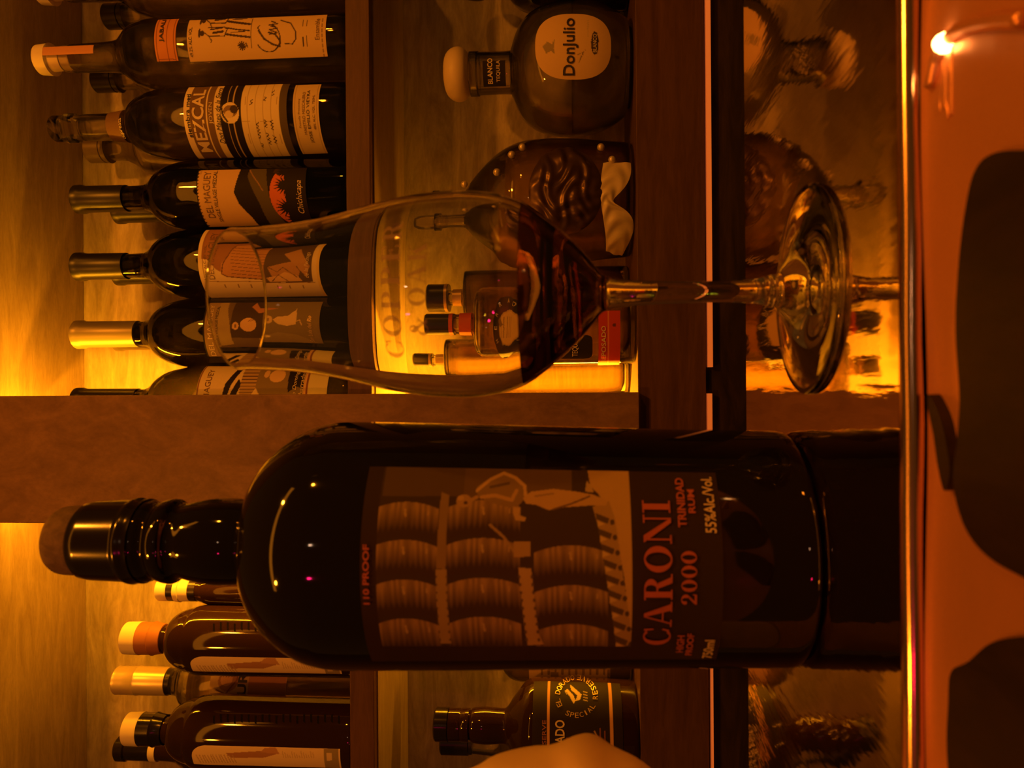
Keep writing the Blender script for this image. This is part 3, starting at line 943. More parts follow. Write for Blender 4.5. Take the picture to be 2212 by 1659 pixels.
def art_fig(A):
    D = (.06, .04, .025)
    A.line([(394, 0), (394, 150)], 1, (.4, .3, .16)); A.line([(396, 60), (396, 120)], 4, (.22, .15, .08)) if False else None
    for yo in (66, 38):
        A.ell(437, yo + 6, 5, 6, D); A.ell(431, yo + 6, 2.5, 10, D)
        A.line([(442, yo + 5), (452, yo + 12), (486, yo + 12), (492, yo - 3), (484, yo - 8), (450, yo - 6)], 2.2, D)
        A.line([(452, yo + 12), (458, yo + 22), (456, yo + 26)], 2, D); A.line([(462, yo + 5), (482, yo + 2)], 5, D); A.line([(455, yo - 2), (480, yo - 6)], 3, D)
        A.line([(490, yo + 8), (520, yo + 12), (540, yo + 14)], 4.5, D); A.line([(490, yo - 6), (515, yo - 2), (540, yo)], 3, D); A.line([(500, yo + 4), (530, yo + 2)], 2, D)
    for k in range(12):
        a = k * math.pi / 6
        A.line([(523, 99), (523 + 9 * math.cos(a), 99 + 9 * math.sin(a))], 2.4, D)
    A.ell(523, 99, 6, 6, D); A.line([(543, 40), (543, 104)], 1.8, D); A.line([(532, 92), (535, 102)], 2, D)
    # looping pen letter with long tail
    t = np.linspace(0, 1, 40)
    A.line([(562 - 4 * math.sin(2 * math.pi * a), 55 + 20 * a) for a in t[:20]], 2.0, D)
    P = [(582 + 24 * math.cos(math.pi * (1.05 + 1.35 * a)), 88 - 26 * math.sin(math.pi * (1.05 + 1.35 * a)) * -1) for a in t]
    A.line([(580 + 26 * math.cos(a), 82 + 30 * math.sin(a)) for a in np.linspace(-2.6, 1.2, 40) * -1], 2.6, D)
    A.line([(560, 66), (572, 84), (590, 96), (604, 100), (606, 88), (596, 74), (582, 70)], 4.0, D)
    A.line([(606, 44), (628, 50), (640, 68), (640, 84), (632, 95), (616, 94)], 2.4, D)
    for k in range(6): A.line([(584 + (k % 2) * 14 - 2 * k * .3, 74 - k * 5), (600 - (k % 2) * 14, 71 - k * 5)], 2.6, D)
    A.line([(655, 80), (655, 100)], 2.4, D); A.line([(663, 78), (663, 100)], 2.4, D); A.line([(655, 44), (655, 56)], 2, D); A.line([(663, 44), (663, 56)], 2, D)
    for k in range(9): A.line([(696, 40 + k * 11), (696, 47 + k * 11)], 2, (.3, .2, .1))
l6 = label_grid('front_label', B6.L, 404, 704, 39, 128, (.62, .46, .24), art_fig, B6.root)
letters('lettering', B6.L, sans('49.2% ALC. VOL.'), 408, 415, 124, 60, M['ink'], l6)
letters('lettering', B6.L, sans('Ensamble'), 680, 690, 86, 42, M['brown_ink'], l6)
def art_shoulder(A):
    A.line([(338, 0), (338, 150)], 1.5, (.20, .07, .03)); A.line([(361, 0), (361, 150)], 1.5, (.20, .07, .03)); A.line([(376, 0), (376, 150)], 1.5, (.20, .07, .03)); A.line([(338, 128), (376, 128)], 1.5, (.2, .07, .03))
l6b = label_grid('shoulder_label', B6.L, 334, 380, 44, 132, (.56, .24, .08), art_shoulder, B6.root, 0.0009)
letters('lettering', B6.L, sans('JABALI', 0, .02), 346, 357, 92, 46, M['ink'], l6b, 0.0014)

# second bottle of that kind at the shelf end, and the back row
copy_tree(B6.root, (pY(560, -45, Yf)[0], Yf, ZU_TOP), 'clear bottle with drawn figures on its label, cut off at the top of the photo', GU)
Y2 = 0.8695
def back(Bt, y, label):
    copy_tree(Bt.root, (pY(560, y, Y2)[0], Y2, ZU_TOP), label, GB)
back(B4, 452 - 4, 'wine-shaped bottle in the second row, mostly hidden behind the bottle with the dark hill')
back(B3, 583, 'wine-shaped bottle in the second row behind the barrel label bottle')
back(B2, 727, 'wine-shaped bottle with olive foil in the second row behind the bird label bottle')

def plain_back(name, label, y, x0, capx, rc, mat_cap, body, rb=70, neck=None):
    B = Bottle(name, label, 'bottle', GB, y, Y2, ZU_TOP, 560)
    B.body([(x0 + 12, rc - 4), (capx + 40, rc - 3), (capx + 60, rc + 4), (capx + 85, rb * .75), (capx + 120, rb - 2), (560, rb), (745, rb)], body, wall=0.0025 if body in (M['pale_glass'], M['green_glass']) else 0)
    B.turn('cap', [(x0, rc - 3), (x0 + 3, rc), (capx, rc), (capx + 1, rc - 2), (capx + 6, rc - 2), (capx + 7, rc + 1), (capx + 12, rc + 1)], mat_cap)
    return B
plain_back('spirit_bottle', 'clear bottle with a ribbed black cap standing behind the figure label bottle', 162, 206, 248, 24, M['black_cap'], M['pale_glass'], 62)
plain_back('spirit_bottle', 'clear bottle with a dark ringed cap standing behind the banded mezcal bottle', 312, 193, 226, 28, M['capsule_brown'], M['pale_glass'], 62)
plain_back('spirit_bottle', 'clear bottle with a plain black cap standing between the two figure label bottles', 22, 230, 262, 26, M['black_cap'], M['pale_glass'], 60)

# ------------------------------------------------------------------ upper shelf, side behind the big bottle
GL = 'bottles on the upper shelf past the centre post'
def tall_dark(label, yc, capm, strip_m, ly0, ly1, x0, r=73):
    B = Bottle('rum_bottle', label, 'bottle', GL, yc, Yf, ZU_TOP, 600)
    B.body([(x0 + 36, 27), (x0 + 92, 28), (x0 + 98, 34), (x0 + 106, 48), (x0 + 122, 59), (x0 + 146, 67), (x0 + 180, r), (600, r), (762, r)], M['smoked_glass'], wall=0)
    B.turn('stopper', [(x0, 28), (x0 + 3, 33), (x0 + 34, 34)], M['cream_cap'])
    B.turn('neck_sleeve', [(x0 + 30, 33.5), (x0 + 60, 33), (x0 + 62, 35), (x0 + 66, 33), (x0 + 84, 30)], strip_m)
    def art(A):
        A.poly([(490, ly0 + 14), (585, ly0 + 8), (600, ly0 + 16), (570, ly0 + 24), (500, ly0 + 24)], (.34, .18, .10))
        A.poly([(575, ly0 + 2), (598, ly0 + 2), (606, ly0 + 16), (565, ly0 + 12)], (.42, .24, .14))
        for k in range(14):
            A.line([(425 + k * 6 + (k % 3), ly0 + 18), (432 + k * 6, ly0 + 34)], 2, (.40, .30, .18))
            A.line([(612 + k * 5, ly0 + 10 + (k % 4) * 3), (614 + k * 5, ly0 + 24)], 1.6, (.45, .34, .2))
        A.rect(700, 732, ly0 + 4, ly0 + 90, (.26, .22, .12)); A.rect(706, 718, ly0 + 14, ly0 + 30, (.6, .5, .3))
    def edge(TH, Z, tA, tB, z0, z1):
        # rounded upper corner
        zz = (Z - z1) / (z0 - z1)
        k = np.clip((zz - 0.90) / 0.10, 0, 1)
        lim = tA + (tB - tA) * (1 - 0.5 * (1 - np.sqrt(1 - k ** 2)))
        f = (TH - tA) / (tB - tA)
        return tA + (lim - tA) * f, Z
    l = label_grid('front_label', B.L, x0 + 140, 735, ly0, ly1, (.66, .55, .36), art, B.root, edge=edge)
    # embossed tally marks down the glass
    V, Fc = [], []
    for k in range(19):
        x = 460 + k * 15
        P = B.L.hit(np.array([x, x + 4, x + 4, x]), np.array([yc - 40, yc - 40, yc - 22, yc - 24]) + (0 if k % 3 else 3), 0.0003)
        a = len(V); V += [tuple(p) for p in P]; Fc.append((a, a + 1, a + 2, a + 3))
    obj('embossed_marks', V, Fc, M['dark_glass'], B.root, False)
    return B
L2 = tall_dark('tall dark bottle with a cream stopper and a brown paper neck band', 1384, M['cream_cap'], M['tan_strip'], 1420, 1452, 272)
L4 = tall_dark('tall dark bottle with a cream stopper and a glossy black neck', 1583, M['cream_cap'], M['black_gloss'], 1613, 1654, 275, 76)
L1 = Bottle('bitters_bottle', 'small brown bottle with a yellow and black striped cap beside the big bottle\'s neck', 'bottle', GL, 1276, 0.81, ZU_TOP, 600)
L1.body([(420, 22), (438, 26), (450, 30), (470, 33), (520, 34), (600, 35), (762, 35)], M['smoked_glass'], wall=0)
cp = L1.turn('cap', [(345, 22), (348, 24), (368, 24), (369, 23.4), (382, 23.4), (383, 25), (393, 26), (394, 24.4), (414, 24), (415, 23), (432, 23)], M['cream_cap'])
L1.turn('black_band', [(369, 24), (382, 24)], M['black_cap'], parent=cp)
L1.turn('black_band', [(415, 24), (430, 24)], M['black_cap'], parent=cp)
L3 = Bottle('rum_bottle', 'clear bottle with a champagne-coloured metal cap between the two tall dark bottles', 'bottle', GL, 1477, 0.862, ZU_TOP, 600)
L3.body([(268, 26), (365, 27), (392, 33), (408, 52), (440, 62), (480, 64), (700, 64), (762, 64)], M['pale_glass'], wall=0.0028, fill=430, liquid=M['gold_spirit'])
cp = L3.turn('screw_cap', [(253, 27), (256, 29), (262, 28.2), (268, 29), (275, 28.2), (282, 29), (298, 29), (300, 30), (303, 29), (345, 29), (352, 28.6), (366, 28.6)], M['metal_cap'])
letters('lettering', L3.L, sans('SABOREN', 0, .02), 332, 344, 1502, 1452, M['ink'], cp, 0.0012)
L3.turn('black_disc', [(366, 26), (376, 26)], M['black_cap'])
def art_crest(A):
    A.ell(494, 1470, 22, 24, (.30, .13, .06), .8); A.ell(490, 1468, 13, 14, (.58, .36, .2)); A.line([(470, 1490), (490, 1500), (512, 1470), (512, 1445)], 3, (.2, .09, .04))
    for k in range(6): A.line([(480 + k * 5, 1452), (476 + k * 6, 1462)], 2, (.2, .1, .05))
    A.rect(538, 620, 1400, 1600, (.40, .20, .09))
l3b = label_grid('front_label', L3.L, 455, 620, 1425, 1512, (.55, .40, .20), art_crest, L3.root)
letters('lettering', L3.L, sans('NATURAL', 0, .03), 513, 533, 1545, 1420, M['ink'], l3b)
L5 = Bottle('spirit_bottle', 'slim bottle with a black neck, tucked behind the tall black-necked bottle', 'bottle', GB, 1626, 0.876, ZU_TOP, 600)
L5.body([(270, 23), (370, 24), (400, 34), (430, 52), (470, 60), (600, 62), (762, 62)], M['smoked_glass'], wall=0)
L5.turn('cap', [(255, 22), (259, 26), (276, 26), (279, 23), (290, 23.5), (330, 24)], M['black_gloss'])
L5.turn('neck_band', [(331, 24.5), (345, 24.5)], M['cream_cap'])

# ------------------------------------------------------------------ lower shelf
GT = 'bottles on the lower shelf behind the drinking glass'
DJ = Bottle('tequila_bottle', 'squat round clear tequila bottle with a cork ball stopper and pale oval label', 'bottle', GT, 152, 0.815, ZLO_TOP, 1240)
DJ.body([(1016, 46), (1034, 46), (1036, 44), (1098, 44), (1106, 50), (1116, 76), (1132, 102), (1160, 123), (1200, 135), (1240, 138), (1285, 133), (1325, 117), (1352, 98), (1372, 84)], M['pale_glass'], wall=0.004, fill=1243 - 8, liquid=M['spirit'])
DJ.turn('cork_stopper', [(960, 10), (962, 30), (968, 44), (980, 53), (994, 55), (1006, 50), (1013, 40), (1016, 30)], M['cork_pale'], smooth=True)
nl = label_grid('neck_label', DJ.L, 1043, 1092, 132, 186, (.02, .016, .012), None, DJ.root, 0.0008)
letters('lettering', DJ.L, sans('BLANCO', 0, .02), 1053, 1064, 180, 128, M['cream_ink'], nl, 0.0014)
letters('lettering', DJ.L, sans('TEQUILA', 0, .01), 1072, 1081, 176, 132, M['cream_ink'], nl, 0.0014)
DJ.turn('seal_strip', [(1060, 44.5), (1100, 44.5)], M['tan_strip']) if False else None
def art_julio(A):
    D = (.30, .24, .15)
    A.poly([(1172, 100), (1182, 90), (1192, 96), (1198, 84), (1196, 104), (1200, 118), (1190, 110), (1180, 116)], D)
    A.ell(1285, 93, 8, 25, (.05, .035, .02)); A.ell(1285, 93, 5.5, 22, (.10, .07, .04))
    A.line([(1248, 118), (1262, 112), (1250, 136), (1256, 120), (1264, 108)], 1.2, (.25, .18, .1))
    A.line([(1270, 42), (1270, 80)], 1.6, (.48, .36, .2))
jl = label_stick('front_label', DJ.L, 1238, 101, 82, 71, (.64, .45, .24), art_julio, DJ.root, 0.0009, 2.6, 44)
letters('lettering', DJ.L, sans('DonJulio', 0, .012), 1216, 1249, 163, 39, M['ink'], jl, 0.0018, True)
letters('lettering', DJ.L, sans('BLANCO', 0, .01), 1281, 1289, 113, 73, M['cream_ink'], jl, 0.0018, True)
# the second one behind it and the black bottle at the end
copy_tree(DJ.root, (pY(1240, 175, 0.0 + 0.882)[0] + 0.0, 0.880, ZLO_TOP), 'squat round tequila bottle with a cork stopper, hidden behind the one like it', GT) if False else None
DK = Bottle('liqueur_bottle', 'black bottle with a domed black stopper, cut by the edge beyond the squat round bottle', 'bottle', GT, -70, 0.835, ZLO_TOP, 1240)
DK.body([(1056, 30), (1090, 32), (1102, 60), (1130, 82), (1180, 90), (1340, 92), (1372, 92)], M['dark_glass'], wall=0)
cpx = Bottle('x', 'x', 'x', None, -10, 0.835, ZLO_TOP, 1040)
bpy.data.objects.remove(cpx.root)
DK.turn('stopper', [(983, 20), (986, 36), (1000, 50), (1030, 56), (1050, 50), (1056, 40)], M['black_cap'], smooth=True)

# ornate decanter with a dark cast medallion
DC = Bottle('decanter', 'ornate clear glass decanter with beaded shoulders and a large dark cast medallion', 'bottle', GT, 436, 0.822, ZLO_TOP, 1240)
DC.body([(938, 22), (996, 23), (1008, 30), (1022, 50), (1050, 80), (1085, 108), (1125, 126), (1180, 132), (1250, 130), (1310, 124), (1372, 120)], M['pale_glass'], wall=0.005, fill=1100, liquid=M['gold_spirit'])
DC.turn('stopper', [(889, 6), (892, 16), (902, 23), (922, 25), (936, 24), (938, 30), (950, 30), (952, 23), (962, 22)], M['pale_glass'], 'faceted glass knob stopper')
rng = random.Random(4)
# medallion: raised dark disc with swirling relief
def art_x(A): pass
nR, nT = 40, 110
R_, T_ = np.meshgrid(np.linspace(0, 1, nR), np.linspace(0, 2 * math.pi, nT))
X = 1222 + 80 * R_ * np.cos(T_); Y = 412 + 94 * R_ * np.sin(T_)
gx, gy = R_ * np.cos(T_), R_ * np.sin(T_)
relief = 0.0030 * (1 - R_ ** 6) + 0.0016 * np.sin(7 * gx + 3 * np.sin(5 * gy + 1)) * np.sin(8 * gy + 3 * np.sin(6 * gx)) * (1 - R_ ** 4) + 0.0006 * np.sin(19 * gx * gy + 9 * gy)
P = DC.L.hit(X, Y, 0.0004)
c0 = np.array([DC.ax, DC.Y, 0]); nrm = P - c0; nrm[..., 2] = 0; nrm /= np.linalg.norm(nrm, axis=-1, keepdims=True)
P = P + nrm * relief[..., None]
Fc = [(i * nR + j, (i + 1) * nR + j, (i + 1) * nR + j + 1, i * nR + j + 1) for i in range(nT - 1) for j in range(nR - 1)]
obj('medallion', P.reshape(-1, 3), Fc, mat('dark_pewter', (0.10, 0.055, 0.035), 0.32, 0.6), DC.root)
for (x, y) in ((1003, 398), (1073, 372), (1105, 334), (1128, 300), (1298, 318), (1322, 345)):
    p = DC.L.hit(np.array([x * 1.0]), np.array([max(y, 318) * 1.0]), 0.002)[0]
    V, Fc = revolve(p[0], p[1], [(0.0038 * math.sin(a), p[2] - 0.0038 * math.cos(a)) for a in np.linspace(0.2, math.pi - 0.2, 9)], 20)
    obj('glass_bead', V, Fc, M['metal_cap'], DC.root)
# fluted drapery relief below the medallion
n = 60
U_, W_ = np.meshgrid(np.linspace(0, 1, n), np.linspace(0, 1, 30))
Xd = 1303 + 62 * W_ * (0.72 + 0.28 * np.sin(9 * U_ + 1)) - 6 * np.sin(5 * U_); Yd = 352 + 190 * U_ + 16 * W_ * np.sin(7 * U_)
P = DC.L.hit(Xd, Yd, 0.0006)
nrm = P - c0; nrm[..., 2] = 0; nrm /= np.linalg.norm(nrm, axis=-1, keepdims=True)
P = P + nrm * (0.0014 * (1 + np.sin(U_ * 34 + 4 * np.sin(W_ * 3))) * np.sin(math.pi * W_))[..., None]
Fc = [(i * n + j, (i + 1) * n + j, (i + 1) * n + j + 1, i * n + j + 1) for i in range(29) for j in range(n - 1)]
obj('fluted_drapery', P.reshape(-1, 3), Fc, mat('frosted_relief', (0.60, 0.50, 0.34), 0.35), DC.root)

# the three square-shouldered tequila bottles
def herr(label, yc, Y, capx, rcap, rb, band, word, txt, medal):
    k = rb / 85.0
    B = Bottle('tequila_bottle', label, 'bottle', GT, yc, Y, ZLO_TOP, 1240, 3.4)
    B.body([(capx + 62 * k, 24 * k), (capx + 102 * k, 25 * k), (capx + 106 * k, 40 * k), (capx + 112 * k, 70 * k), (capx + 122 * k, 80 * k), (capx + 150 * k, 85 * k), (1300, 85 * k), (1380, 84 * k)], M['pale_glass'], wall=0.004, fill=capx + 118 * k, liquid=M['gold_spirit'], k=4)
    cp = B.turn('cap', [(capx, 22 * k * rcap), (capx + 3, 25 * k * rcap), (capx + 62 * k, 25 * k * rcap)], M['black_cap'], n=2.6)
    B.turn('cap_band', [(capx + 52 * k, 25.4 * k * rcap), (capx + 60 * k, 25.4 * k * rcap)], band, n=2.6, parent=cp)
    B.turn('neck_band', [(capx + 74 * k, 26 * k), (capx + 100 * k, 27 * k)], band, n=2.2)
    if medal:
        def art(A):
            A.ell(1128, yc + 13, 37, 45, (.50, .36, .12)); A.ell(1128, yc + 13, 34, 41, (.62, .44, .16))
            for j in range(5): A.line([(1100 + j * 9, yc - 15), (1102 + j * 8, yc + 36)], 1.6, (.2, .14, .05))
            A.poly([(1088, yc - 5), (1096, yc - 14), (1108, yc + 4), (1096, yc + 10)], (.2, .14, .06))
        ml = label_stick('horseshoe_label', B.L, 1122, yc + 14, 58, 78, (.022, .017, .012), art, B.root, 0.0012, 2.2, 40)
        n_ = 9
        for j, ch in enumerate('HERRADURA'):
            a = math.radians(60 + j * 30)
            cx, cy_ = 1122 - 49 * math.sin(a), yc + 12 + 66 * math.cos(a)
            v, f = sans(ch)
            v = v - 0.5
            up = (-math.sin(a), math.cos(a)); rt = (-math.cos(a), -math.sin(a))
            X = cx + up[0] * v[:, 1] * 11 + rt[0] * v[:, 0] * 9
            Yy = cy_ + up[1] * v[:, 1] * 11 + rt[1] * v[:, 0] * 9
            obj('lettering', B.L.hit(X, Yy, 0.0022), f, M['cream_ink'], ml, False)
        tl = label_stick('tequila_label', B.L, 1238, yc + 45, 42, 26, (.02, .016, .012), None, B.root, 0.0012, 6, 16)
        letters('lettering', B.L, sans('TEQUILA'), 1236, 1250, yc + 66, yc + 24, M['cream_ink'], tl, 0.0020, True)
        rl = label_grid('red_label', B.L, 1293, 1340, 672, 786, (.46, .05, .015), lambda A: (A.rect(1313, 1316, 0, 900, (.6, .2, .06)), A.ell(1327, 702, 4, 4, (.12, .03, .02))), B.root, 0.0012)
        letters('lettering', B.L, sans('REPOSADO', 0, .01), 1299, 1309, 778, 704, M['cream_ink'], rl, 0.0020)
    return B
HR = herr('square clear tequila bottle with a black horseshoe label and a red band at its foot', 704, 0.800, 920, 1.0, 85, M['red_paper'], 'R', '', True)
HA = herr('clear tequila bottle with a large black cap standing behind the horseshoe label bottle', 640, 0.873, 925, 1.75, 62, M['gold_ink'], 'A', '', False)
HC = herr('clear tequila bottle with a black cap tight against the centre post, glowing yellow', 800, 0.876, 893, 1.15, 58, M['gold_ink'], 'C', '', False)

# lower shelf past the post
E1 = Bottle('rum_bottle', 'clear bottle with a cream printed label, showing just past the big dark bottle', 'bottle', GT, 1400, 0.864, ZLO_TOP, 1240)
E1.body([(985, 24), (1050, 25), (1078, 34), (1095, 56), (1115, 68), (1160, 71), (1300, 71), (1380, 70)], M['pale_glass'], wall=0.003, fill=1110, liquid=M['gold_spirit'])
E1.turn('cap', [(965, 24), (968, 27), (1004, 27)], M['black_cap'])
def art_map(A):
    for k in range(11):
        A.line([(1170 + k * 15, 1442), (1170 + k * 15, 1456)], 5, (.28, .18, .09))
    A.rect(1190, 1206, 1452, 1462, (.3, .2, .1)); A.rect(1334, 1340, 1300, 1500, (.4, .28, .14))
label_grid('front_label', E1.L, 1142, 1312, 1360, 1468, (.62, .42, .20), art_map, E1.root)
label_grid('foot_label', E1.L, 1318, 1362, 1360, 1466, (.10, .06, .03), None, E1.root)

E2 = Bottle('rum_bottle', 'broad black-labelled bottle with copper lines, a round seal and a black stopper', 'bottle', GT, 1572, 0.800, ZLO_TOP, 1240)
E2.body([(972, 30), (1014, 30), (1022, 35), (1050, 38), (1085, 36), (1096, 40), (1108, 58), (1126, 82), (1140, 95), (1160, 101), (1220, 102), (1300, 102), (1380, 99)], M['smoked_glass'], wall=0)
E2.turn('stopper', [(940, 31), (943, 34), (969, 34)], M['black_gloss'])
E2.turn('stopper_collar', [(971, 33), (994, 33), (996, 32), (998, 33.5), (1014, 33.5)], M['smoked_glass'])
def art_dorado(A):
    A.rect(1182, 1187.5, 1300, 1700, (.60, .34, .16)); A.rect(1318, 1325, 1300, 1700, (.60, .34, .16))
    A.poly([(1222, 1592), (1245, 1606), (1262, 1620), (1240, 1625)], (.28, .13, .06))
    A.line([(1296, 1574), (1296, 1640)], 3, (.22, .08, .04)); A.line([(1306, 1580), (1306, 1640)], 3, (.22, .08, .04)); A.line([(1284, 1580), (1290, 1592), (1280, 1600)], 3, (.4, .26, .12))
    # round seal with a bird-like mark
    A.ell(1245, 1504, 34, 34, (.020, .015, .011))
    A.poly([(1232, 1478), (1244, 1488), (1258, 1500), (1254, 1512), (1244, 1514), (1248, 1502), (1234, 1490)], (.62, .5, .3))
    A.poly([(1244, 1514), (1240, 1520), (1232, 1506), (1224, 1494), (1226, 1502), (1220, 1492), (1226, 1488), (1240, 1502)], (.62, .5, .3))
    for k in range(4): A.line([(1262, 1494 + k * 6), (1270, 1496 + k * 6)], 2.4, (.4, .32, .2))
el = label_grid('front_label', E2.L, 1150, 1345, 1474, 1655, (.022, .016, .012), art_dorado, E2.root, 0.0006)
letters('lettering', E2.L, sans('EL DORADO', 0, .02), 1199, 1220, 1665, 1556, M['cream_ink'], el, 0.0014)
letters('lettering', E2.L, sans('RESERVE', 0, .01), 1171, 1180, 1626, 1556, M['tan_strip'], el, 0.0014)
def seal_text(text, a0, a1, outward):
    for j, ch in enumerate(text):
        if ch == ' ': continue
        a = math.radians(a0 + (a1 - a0) * j / (len(text) - 1))
        k = 1 if outward else -1
        cx, cy_ = 1245 + 41 * math.cos(a), 1504 + 41 * math.sin(a)
        v, f = sans(ch)
        v = v - 0.5
        up = (k * math.cos(a), k * math.sin(a)); rt = (-k * math.sin(a), k * math.cos(a))
        X = cx + up[0] * v[:, 1] * 11 + rt[0] * v[:, 0] * (3 if ch == 'I' else 8)
        Yy = cy_ + up[1] * v[:, 1] * 11 + rt[1] * v[:, 0] * (3 if ch == 'I' else 8)
        obj('lettering', E2.L.hit(X, Yy, 0.0014), f, M['gold_ink'], el, False)
seal_text('EL DORADO', 153, 258, True)
seal_text('SPECIAL RESERVE', 117, -82, False)
E3 = Bottle('spirit_bottle', 'clear long-necked bottle with a black cap behind the black-labelled rum bottle', 'bottle', GT, 1612, 0.872, ZLO_TOP, 1240)
E3.body([(1012, 20), (1040, 22), (1068, 26), (1092, 44), (1110, 60), (1150, 64), (1372, 64)], M['pale_glass'], wall=0.003)
E3.turn('cap', [(952, 20), (955, 24), (1012, 24), (1014, 22), (1020, 22)], M['black_cap'])

# ------------------------------------------------------------------ the big dark bottle on the ledge
pb = pZ(1703, 1186, ZL)
YC = pb[1]
C = Bottle('rum_bottle', 'large black bottle with a barrel photograph label on the copper ledge', 'bottle', None, 1179, YC, ZL, 1600)
C.body([(292, 84), (318, 87), (330, 86), (345, 81), (362, 88), (380, 90), (392, 82), (404, 80), (430, 86), (470, 92), (510, 92), (535, 89), (545, 88), (552, 94), (560, 116), (575, 156), (600, 190), (640, 223), (680, 245), (720, 256), (765, 260), (900, 259), (1100, 256), (1400, 251), (1600, 249), (1690, 248), (1703, 247)], M['dark_glass'], wall=0, seg=128, k=8)
C.turn('stopper', [(122, 30), (124, 55), (134, 66), (150, 71), (185, 72)], M['cork'], 'brown wooden stopper top', smooth=True, seg=64)
C.turn('wax_capsule', [(180, 62), (184, 72), (192, 79), (210, 82), (282, 85), (288, 86), (292, 89), (300, 90), (306, 87), (320, 88)], M['black_gloss'], 'glossy black neck capsule', smooth=False, seg=96)
def art_caroni(A):
    A.rect(812, 1366, 1000, 1412, (.045, .024, .010))
    A.rect(818, 1240, 1000, 1072, (.085, .045, .016)); A.rect(1000, 1240, 1000, 1076, (.11, .058, .02))
    hi, lo = np.array((.27, .145, .05)), np.array((.045, .022, .009))
    rg = np.random.RandomState(3)
    for (xa, xb, sh) in ((800, 948, 0), (966, 1128, -4), (1158, 1318, 6)):
        for y in (1084, 1166, 1252, 1336):
            if xa > 1100 and y == 1084: continue
            y = y + sh + (6 if xa > 1100 else 0)
            xc, w = (xa + xb) / 2, (xb - xa) / 2
            arch = y + 16 * ((A.X - xc) / w) ** 2
            h = 76 - 8 * ((A.X - xc) / w) ** 2
            t = (A.Y - arch) / h
            msk = (t > 0) & (t < 1) & (A.X > xa) & (A.X < xb)
            stave = 0.85 + 0.25 * np.sin(A.X * 0.35 + 2 * np.sin(A.X * .11) + y)
            k = (1 - np.clip(t * 1.6 - 0.25 + 0.10 * np.sin(A.X * .5), 0, 1)) * stave
            cc = lo + (hi - lo) * np.clip(k, 0, 1.15)[..., None]
            A.c[msk] = cc[msk]
            A.line([(xc - 2, y + 16), (xc, y + 30)], 5, (.34, .20, .08))
            A.line([(xb - 24, y + 20), (xb - 24, y + 28)], 4, (.32, .18, .07))
    beam = (.27, .155, .05)
    A.poly([(944, 1230), (968, 1230), (970, 1390), (946, 1390)], beam); A.poly([(950, 1062), (968, 1070), (966, 1230), (946, 1228)], (.20, .11, .035))
    A.poly([(1124, 1226), (1152, 1228), (1166, 1370), (1176, 1392), (1140, 1394), (1136, 1360)], (.34, .19, .065))
    for k in range(9):
        for xx, dx in ((1126, 0), (1153, 0)):
            A.ell(xx + k * 1.6, 1246 + k * 17, 3, 4, (.10, .055, .02))
            A.ell(946 if xx < 1140 else 968, 1246 + k * 17, 2, 3, (.10, .055, .02))
    A.poly([(1274, 1000), (1368, 1000), (1376, 1200), (1376, 1385), (1366, 1390), (1352, 1250), (1330, 1120), (1300, 1068), (1282, 1050)], (.40, .22, .075))
    A.poly([(1286, 1095), (1322, 1082), (1334, 1120), (1350, 1250), (1372, 1392), (1338, 1400), (1326, 1330), (1312, 1240), (1300, 1150)], (.30, .165, .055))
    for k in range(9):
        y = 1108 + k * 33; x = 1292 + k * 5.0
        A.poly([(x, y), (x + 30, y + 12), (x + 26, y + 24), (x + 2, y + 14)], (.08, .045, .018))
        A.poly([(x + 4, y + 16), (x + 20, y + 24), (x + 4, y + 30)], (.44, .26, .10))
        A.ell(x + 36, y + 20, 5, 6, (.07, .04, .016))
    A.poly([(1028, 1052), (1060, 1030), (1088, 1020), (1112, 1030), (1136, 1048), (1140, 1074), (1122, 1094), (1108, 1098), (1070, 1088), (1040, 1076), (1030, 1066)], (.20, .11, .038))
    A.line([(1030, 1060), (1058, 1036), (1088, 1022), (1114, 1032), (1136, 1050), (1138, 1070)], 7, (.42, .23, .09))
    A.line([(1040, 1074), (1070, 1070), (1108, 1080), (1118, 1060)], 8, (.36, .19, .07)); A.line([(1060, 1052), (1100, 1044)], 6, (.09, .05, .02))
    A.poly([(1132, 1076), (1150, 1062), (1200, 1056), (1250, 1062), (1286, 1068), (1318, 1080), (1316, 1092), (1280, 1092), (1220, 1096), (1190, 1102), (1160, 1090), (1140, 1088)], (.38, .205, .075))
    A.line([(1200, 1100), (1240, 1088), (1280, 1072)], 4, (.12, .06, .025)); A.line([(1160, 1072), (1200, 1066)], 4, (.24, .13, .05))
    A.poly([(1270, 1062), (1274, 1038), (1284, 1050), (1290, 1064)], (.36, .21, .09))
    A.poly([(1112, 1094), (1128, 1098), (1124, 1112), (1140, 1118), (1138, 1126), (1118, 1124), (1112, 1110)], (.36, .2, .07))
    A.ell(1002, 1082, 17, 14, (.30, .16, .055)); A.ell(1006, 1086, 4, 4, (.06, .03, .014)); A.ell(994, 1076, 8, 5, (.38, .21, .08)); A.line([(1018, 1080), (1030, 1074)], 8, (.3, .16, .055))
    A.line([(1062, 1134), (1092, 1160), (1120, 1198)], 6, (.26, .145, .05)); A.poly([(1114, 1170), (1150, 1170), (1150, 1202), (1114, 1204)], (.30, .165, .055))
    A.c[..., 1] *= 1.32   # sepia ink tone of the printed photograph
    A.rect(700, 1700, 1396, 1500, (.028, .018, .010)); A.rect(700, 814, 900, 1500, (.030, .019, .010)); A.rect(1368, 1700, 900, 1500, (.030, .019, .010))
cl = label_grid('front_label', C.L, 778, 1562, 1016, 1424, (.030, .019, .010), art_caroni, C.root, 0.0004, 1.5)
letters('lettering', C.L, serif('CARONI', 0.05), 1391, 1452, 1388, 1083, M['red_ink'], cl, 0.0009)
